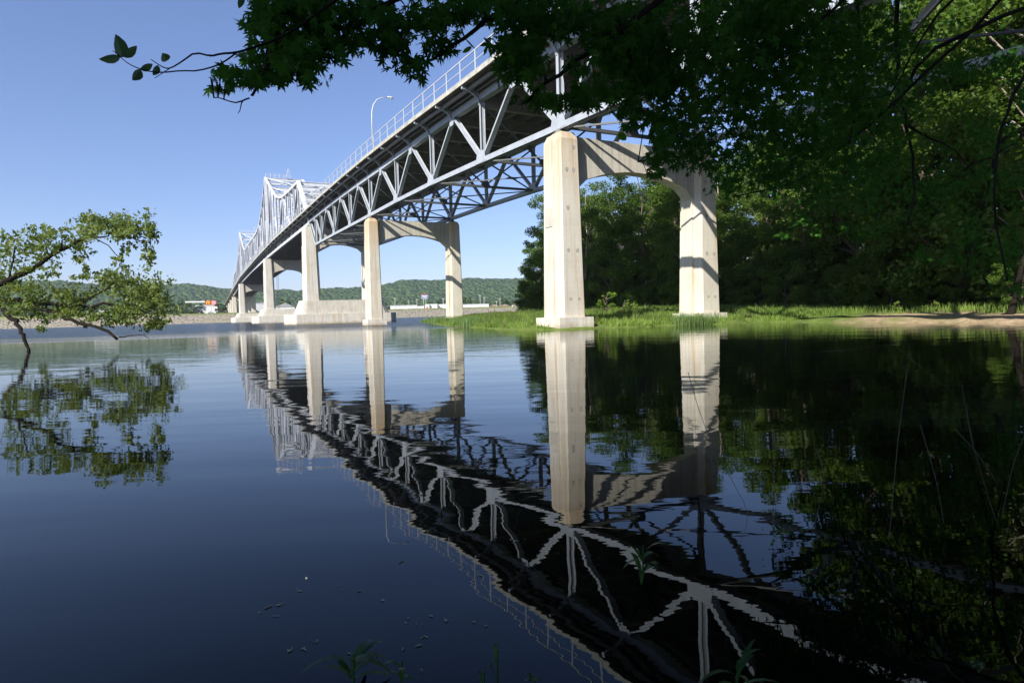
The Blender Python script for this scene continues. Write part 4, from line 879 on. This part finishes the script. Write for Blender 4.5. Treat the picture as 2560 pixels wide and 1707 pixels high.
local_box('red_mark',tb,-.8,.8,-.05,.1,1.6,3.2,M['red'])
building('trailer',1075,1093,760,518,6,M['white'],M['white'],'tall white trailer right of the red marked box',nwin=1,cat='trailer')
building('trailer',1094,1116,760.5,522,6,M['white'],M['white'],'long white trailer beside the far right pier leg',nwin=1,cat='trailer')
building('long_warehouse',1156,1222,760,560,16,M['grey'],M['grey'],'long grey warehouse right of the far right pier leg',nwin=8)
building('brown_house',1222,1248,761,540,12,M['brown'],M['brown'],'brown roofed house right of the grey warehouse',True,3)
building('tan_house',1246,1276,761,530,12,M['brown'],M['brown'],'tan gabled house near the edge of the dark trees',True,3)
building('small_house',1279,1300,758,535,10,M['white'],M['brown'],'little white house with a brown roof at the tree edge',True,2)
building('white_block',1345,1364,750,540,10,M['white'],M['roof'],'white block just left of the near pier leg',False,2)
# roadside signs
def sign(name,px0,px1,y0,y1,d,label):
    q=at((px0+px1)/2,(y0+y1)/2,d); w_=(px1-px0)/f*d; h=(y1-y0)/f*d; t=empty(name,(q.x,q.y,q.z),None,face_rot(q)); tag(t,label,'sign'); return t,w_,h,q
t,w_,h,q=sign('restaurant_sign',515,540,751.5,762,495,'red billboard with yellow arches and white lettering above the store')
local_box('board',t,-w_/2,w_/2,0,.5,-h/2,h/2,M['red']); local_box('post',t,-.3,.3,.1,.4,-q.z+5,-h/2,M['grey'])
b=MB()
for s in (-1,1):
    c=[(-w_*.24+s*h*.17+h*.17*math.cos(a),-.12,-h*.36+h*.72*math.sin(a)) for a in [math.pi*k/10 for k in range(11)]]; b.tube(c,.26,6)
o=link('arch_emblem',b.mesh('arch_emblem',M['yellow'])); o.parent=t
b=MB(); 
for z in (-.22,.05,.30): b.box(w_*.06,w_*.42,-.06,0,h*z-.22,h*z+.22)
o=link('lettering',b.mesh('lettering',M['white'])); o.parent=t
local_box('white_band',t,-w_/2-14,-w_/2-.4,0,.5,h*.1,h*.42,M['white'])
t,w_,h,q=sign('motel_sign',1054,1070,737,746,500,'tall blue roadside sign with a red gabled top on two posts')
local_box('board',t,-w_/2,w_/2,0,.5,-h/2,h/2,M['blue']); local_box('border',t,-w_/2-.15,w_/2+.15,.1,.6,-h/2-.25,h/2+.12,M['white'])
b=MB(); b.hull([(-w_/2*.6,0,h/2+.13),(w_/2*.6,0,h/2+.13),(0,0,h/2+1.2)],[(-w_/2*.6,.5,h/2+.13),(w_/2*.6,.5,h/2+.13),(0,.5,h/2+1.2)]); o=link('gable_top',b.mesh('gable_top',M['red'])); o.parent=t
b=MB(); 
for x0,x1,z0,z1 in ((-.42,.42,-.02,.30),(-.34,.34,-.36,-.14)):
    n=9
    for k in range(n): b.box(w_*(x0+(x1-x0)*k/n),w_*(x0+(x1-x0)*(k+.7)/n),-.06,0,h*z0,h*z1)
o=link('lettering',b.mesh('lettering',M['white'])); o.parent=t
for x in (-1.2,.6): local_box('post',t,x,x+.25,.1,.4,-q.z+5,-h/2,M['grey'])
bt=at(2526,790,36); st_=empty('leaning_snag',(bt.x,bt.y,0)); tag(st_,'dark leaning dead trunk rising from the sandy bank at the right edge','tree snag')
b=MB(); b.tube([(bt.x-.15,bt.y,-.3),(bt.x,bt.y,.5),(bt.x+.25,bt.y-.2,1.5),(bt.x+.2,bt.y-.4,3.0),(bt.x+.7,bt.y-.8,5.2)],[.26,.2,.17,.13,.08],9); b.build('trunk',M['darkbark'],st_,True)
b=MB(); b.tube([(bt.x,bt.y,.5),(bt.x-.5,bt.y+.6,.22),(bt.x-1.2,bt.y+1.3,.02)],[.12,.09,.04],6); b.build('root',M['darkbark'],st_,True)
M['pole']=simple('pole_wood',(.45,.43,.40),.9,.2)
pl=[(987,744,768,'thin pale utility pole left of the low pale hall'),(1022,751,768,'short pole with a crossarm before the pale hall'),(1042,747,768,'thin pole just left of the white trailers'),(1108,745,757,'thin pole behind the long white trailer'),(1200,737,760,'tall pale pole above the grey warehouse'),(1210,742,761,'shorter pole right of the tall one above the warehouse'),(1241,752,762,'low pole between the brown and tan houses'),(1250,745,760,'thin dark pole behind the tan house'),(1315,750,764,'short pole at the edge of the dark trees'),(1330,748,764,'thin pole nearest the dark trees')]
for px,y0,y1,lb in pl:
    q=at(px,y0,530); t=empty('utility_pole',(q.x,q.y,4.5),None,face_rot(q)); tag(t,lb,'utility pole','utility poles along the far levee')
    H_=q.z-4.5; b=MB(); b.tube([(0,0,0),(0,0,H_)],[.24,.17],8); o=link('post',b.mesh('post',M['pole'])); o.parent=t
    local_box('crossarm',t,-1.1,1.1,-.1,.1,H_-.9,H_-.65,M['pole'])

# ------------------------------------------------------------------ haze
m,nt,out=mat('haze_air'); pv=N(nt,'ShaderNodeVolumePrincipled'); pv.inputs['Color'].default_value=(.82,.9,1,1); pv.inputs['Density'].default_value=.00011; pv.inputs['Anisotropy'].default_value=.2
nt.links.new(pv.outputs[0],out.inputs['Volume'])
b=MB(); b.box(-3600,3600,-400,6800,-25,150); tag(b.build('haze',m),'thin summer haze over the river valley','haze',kind='stuff')
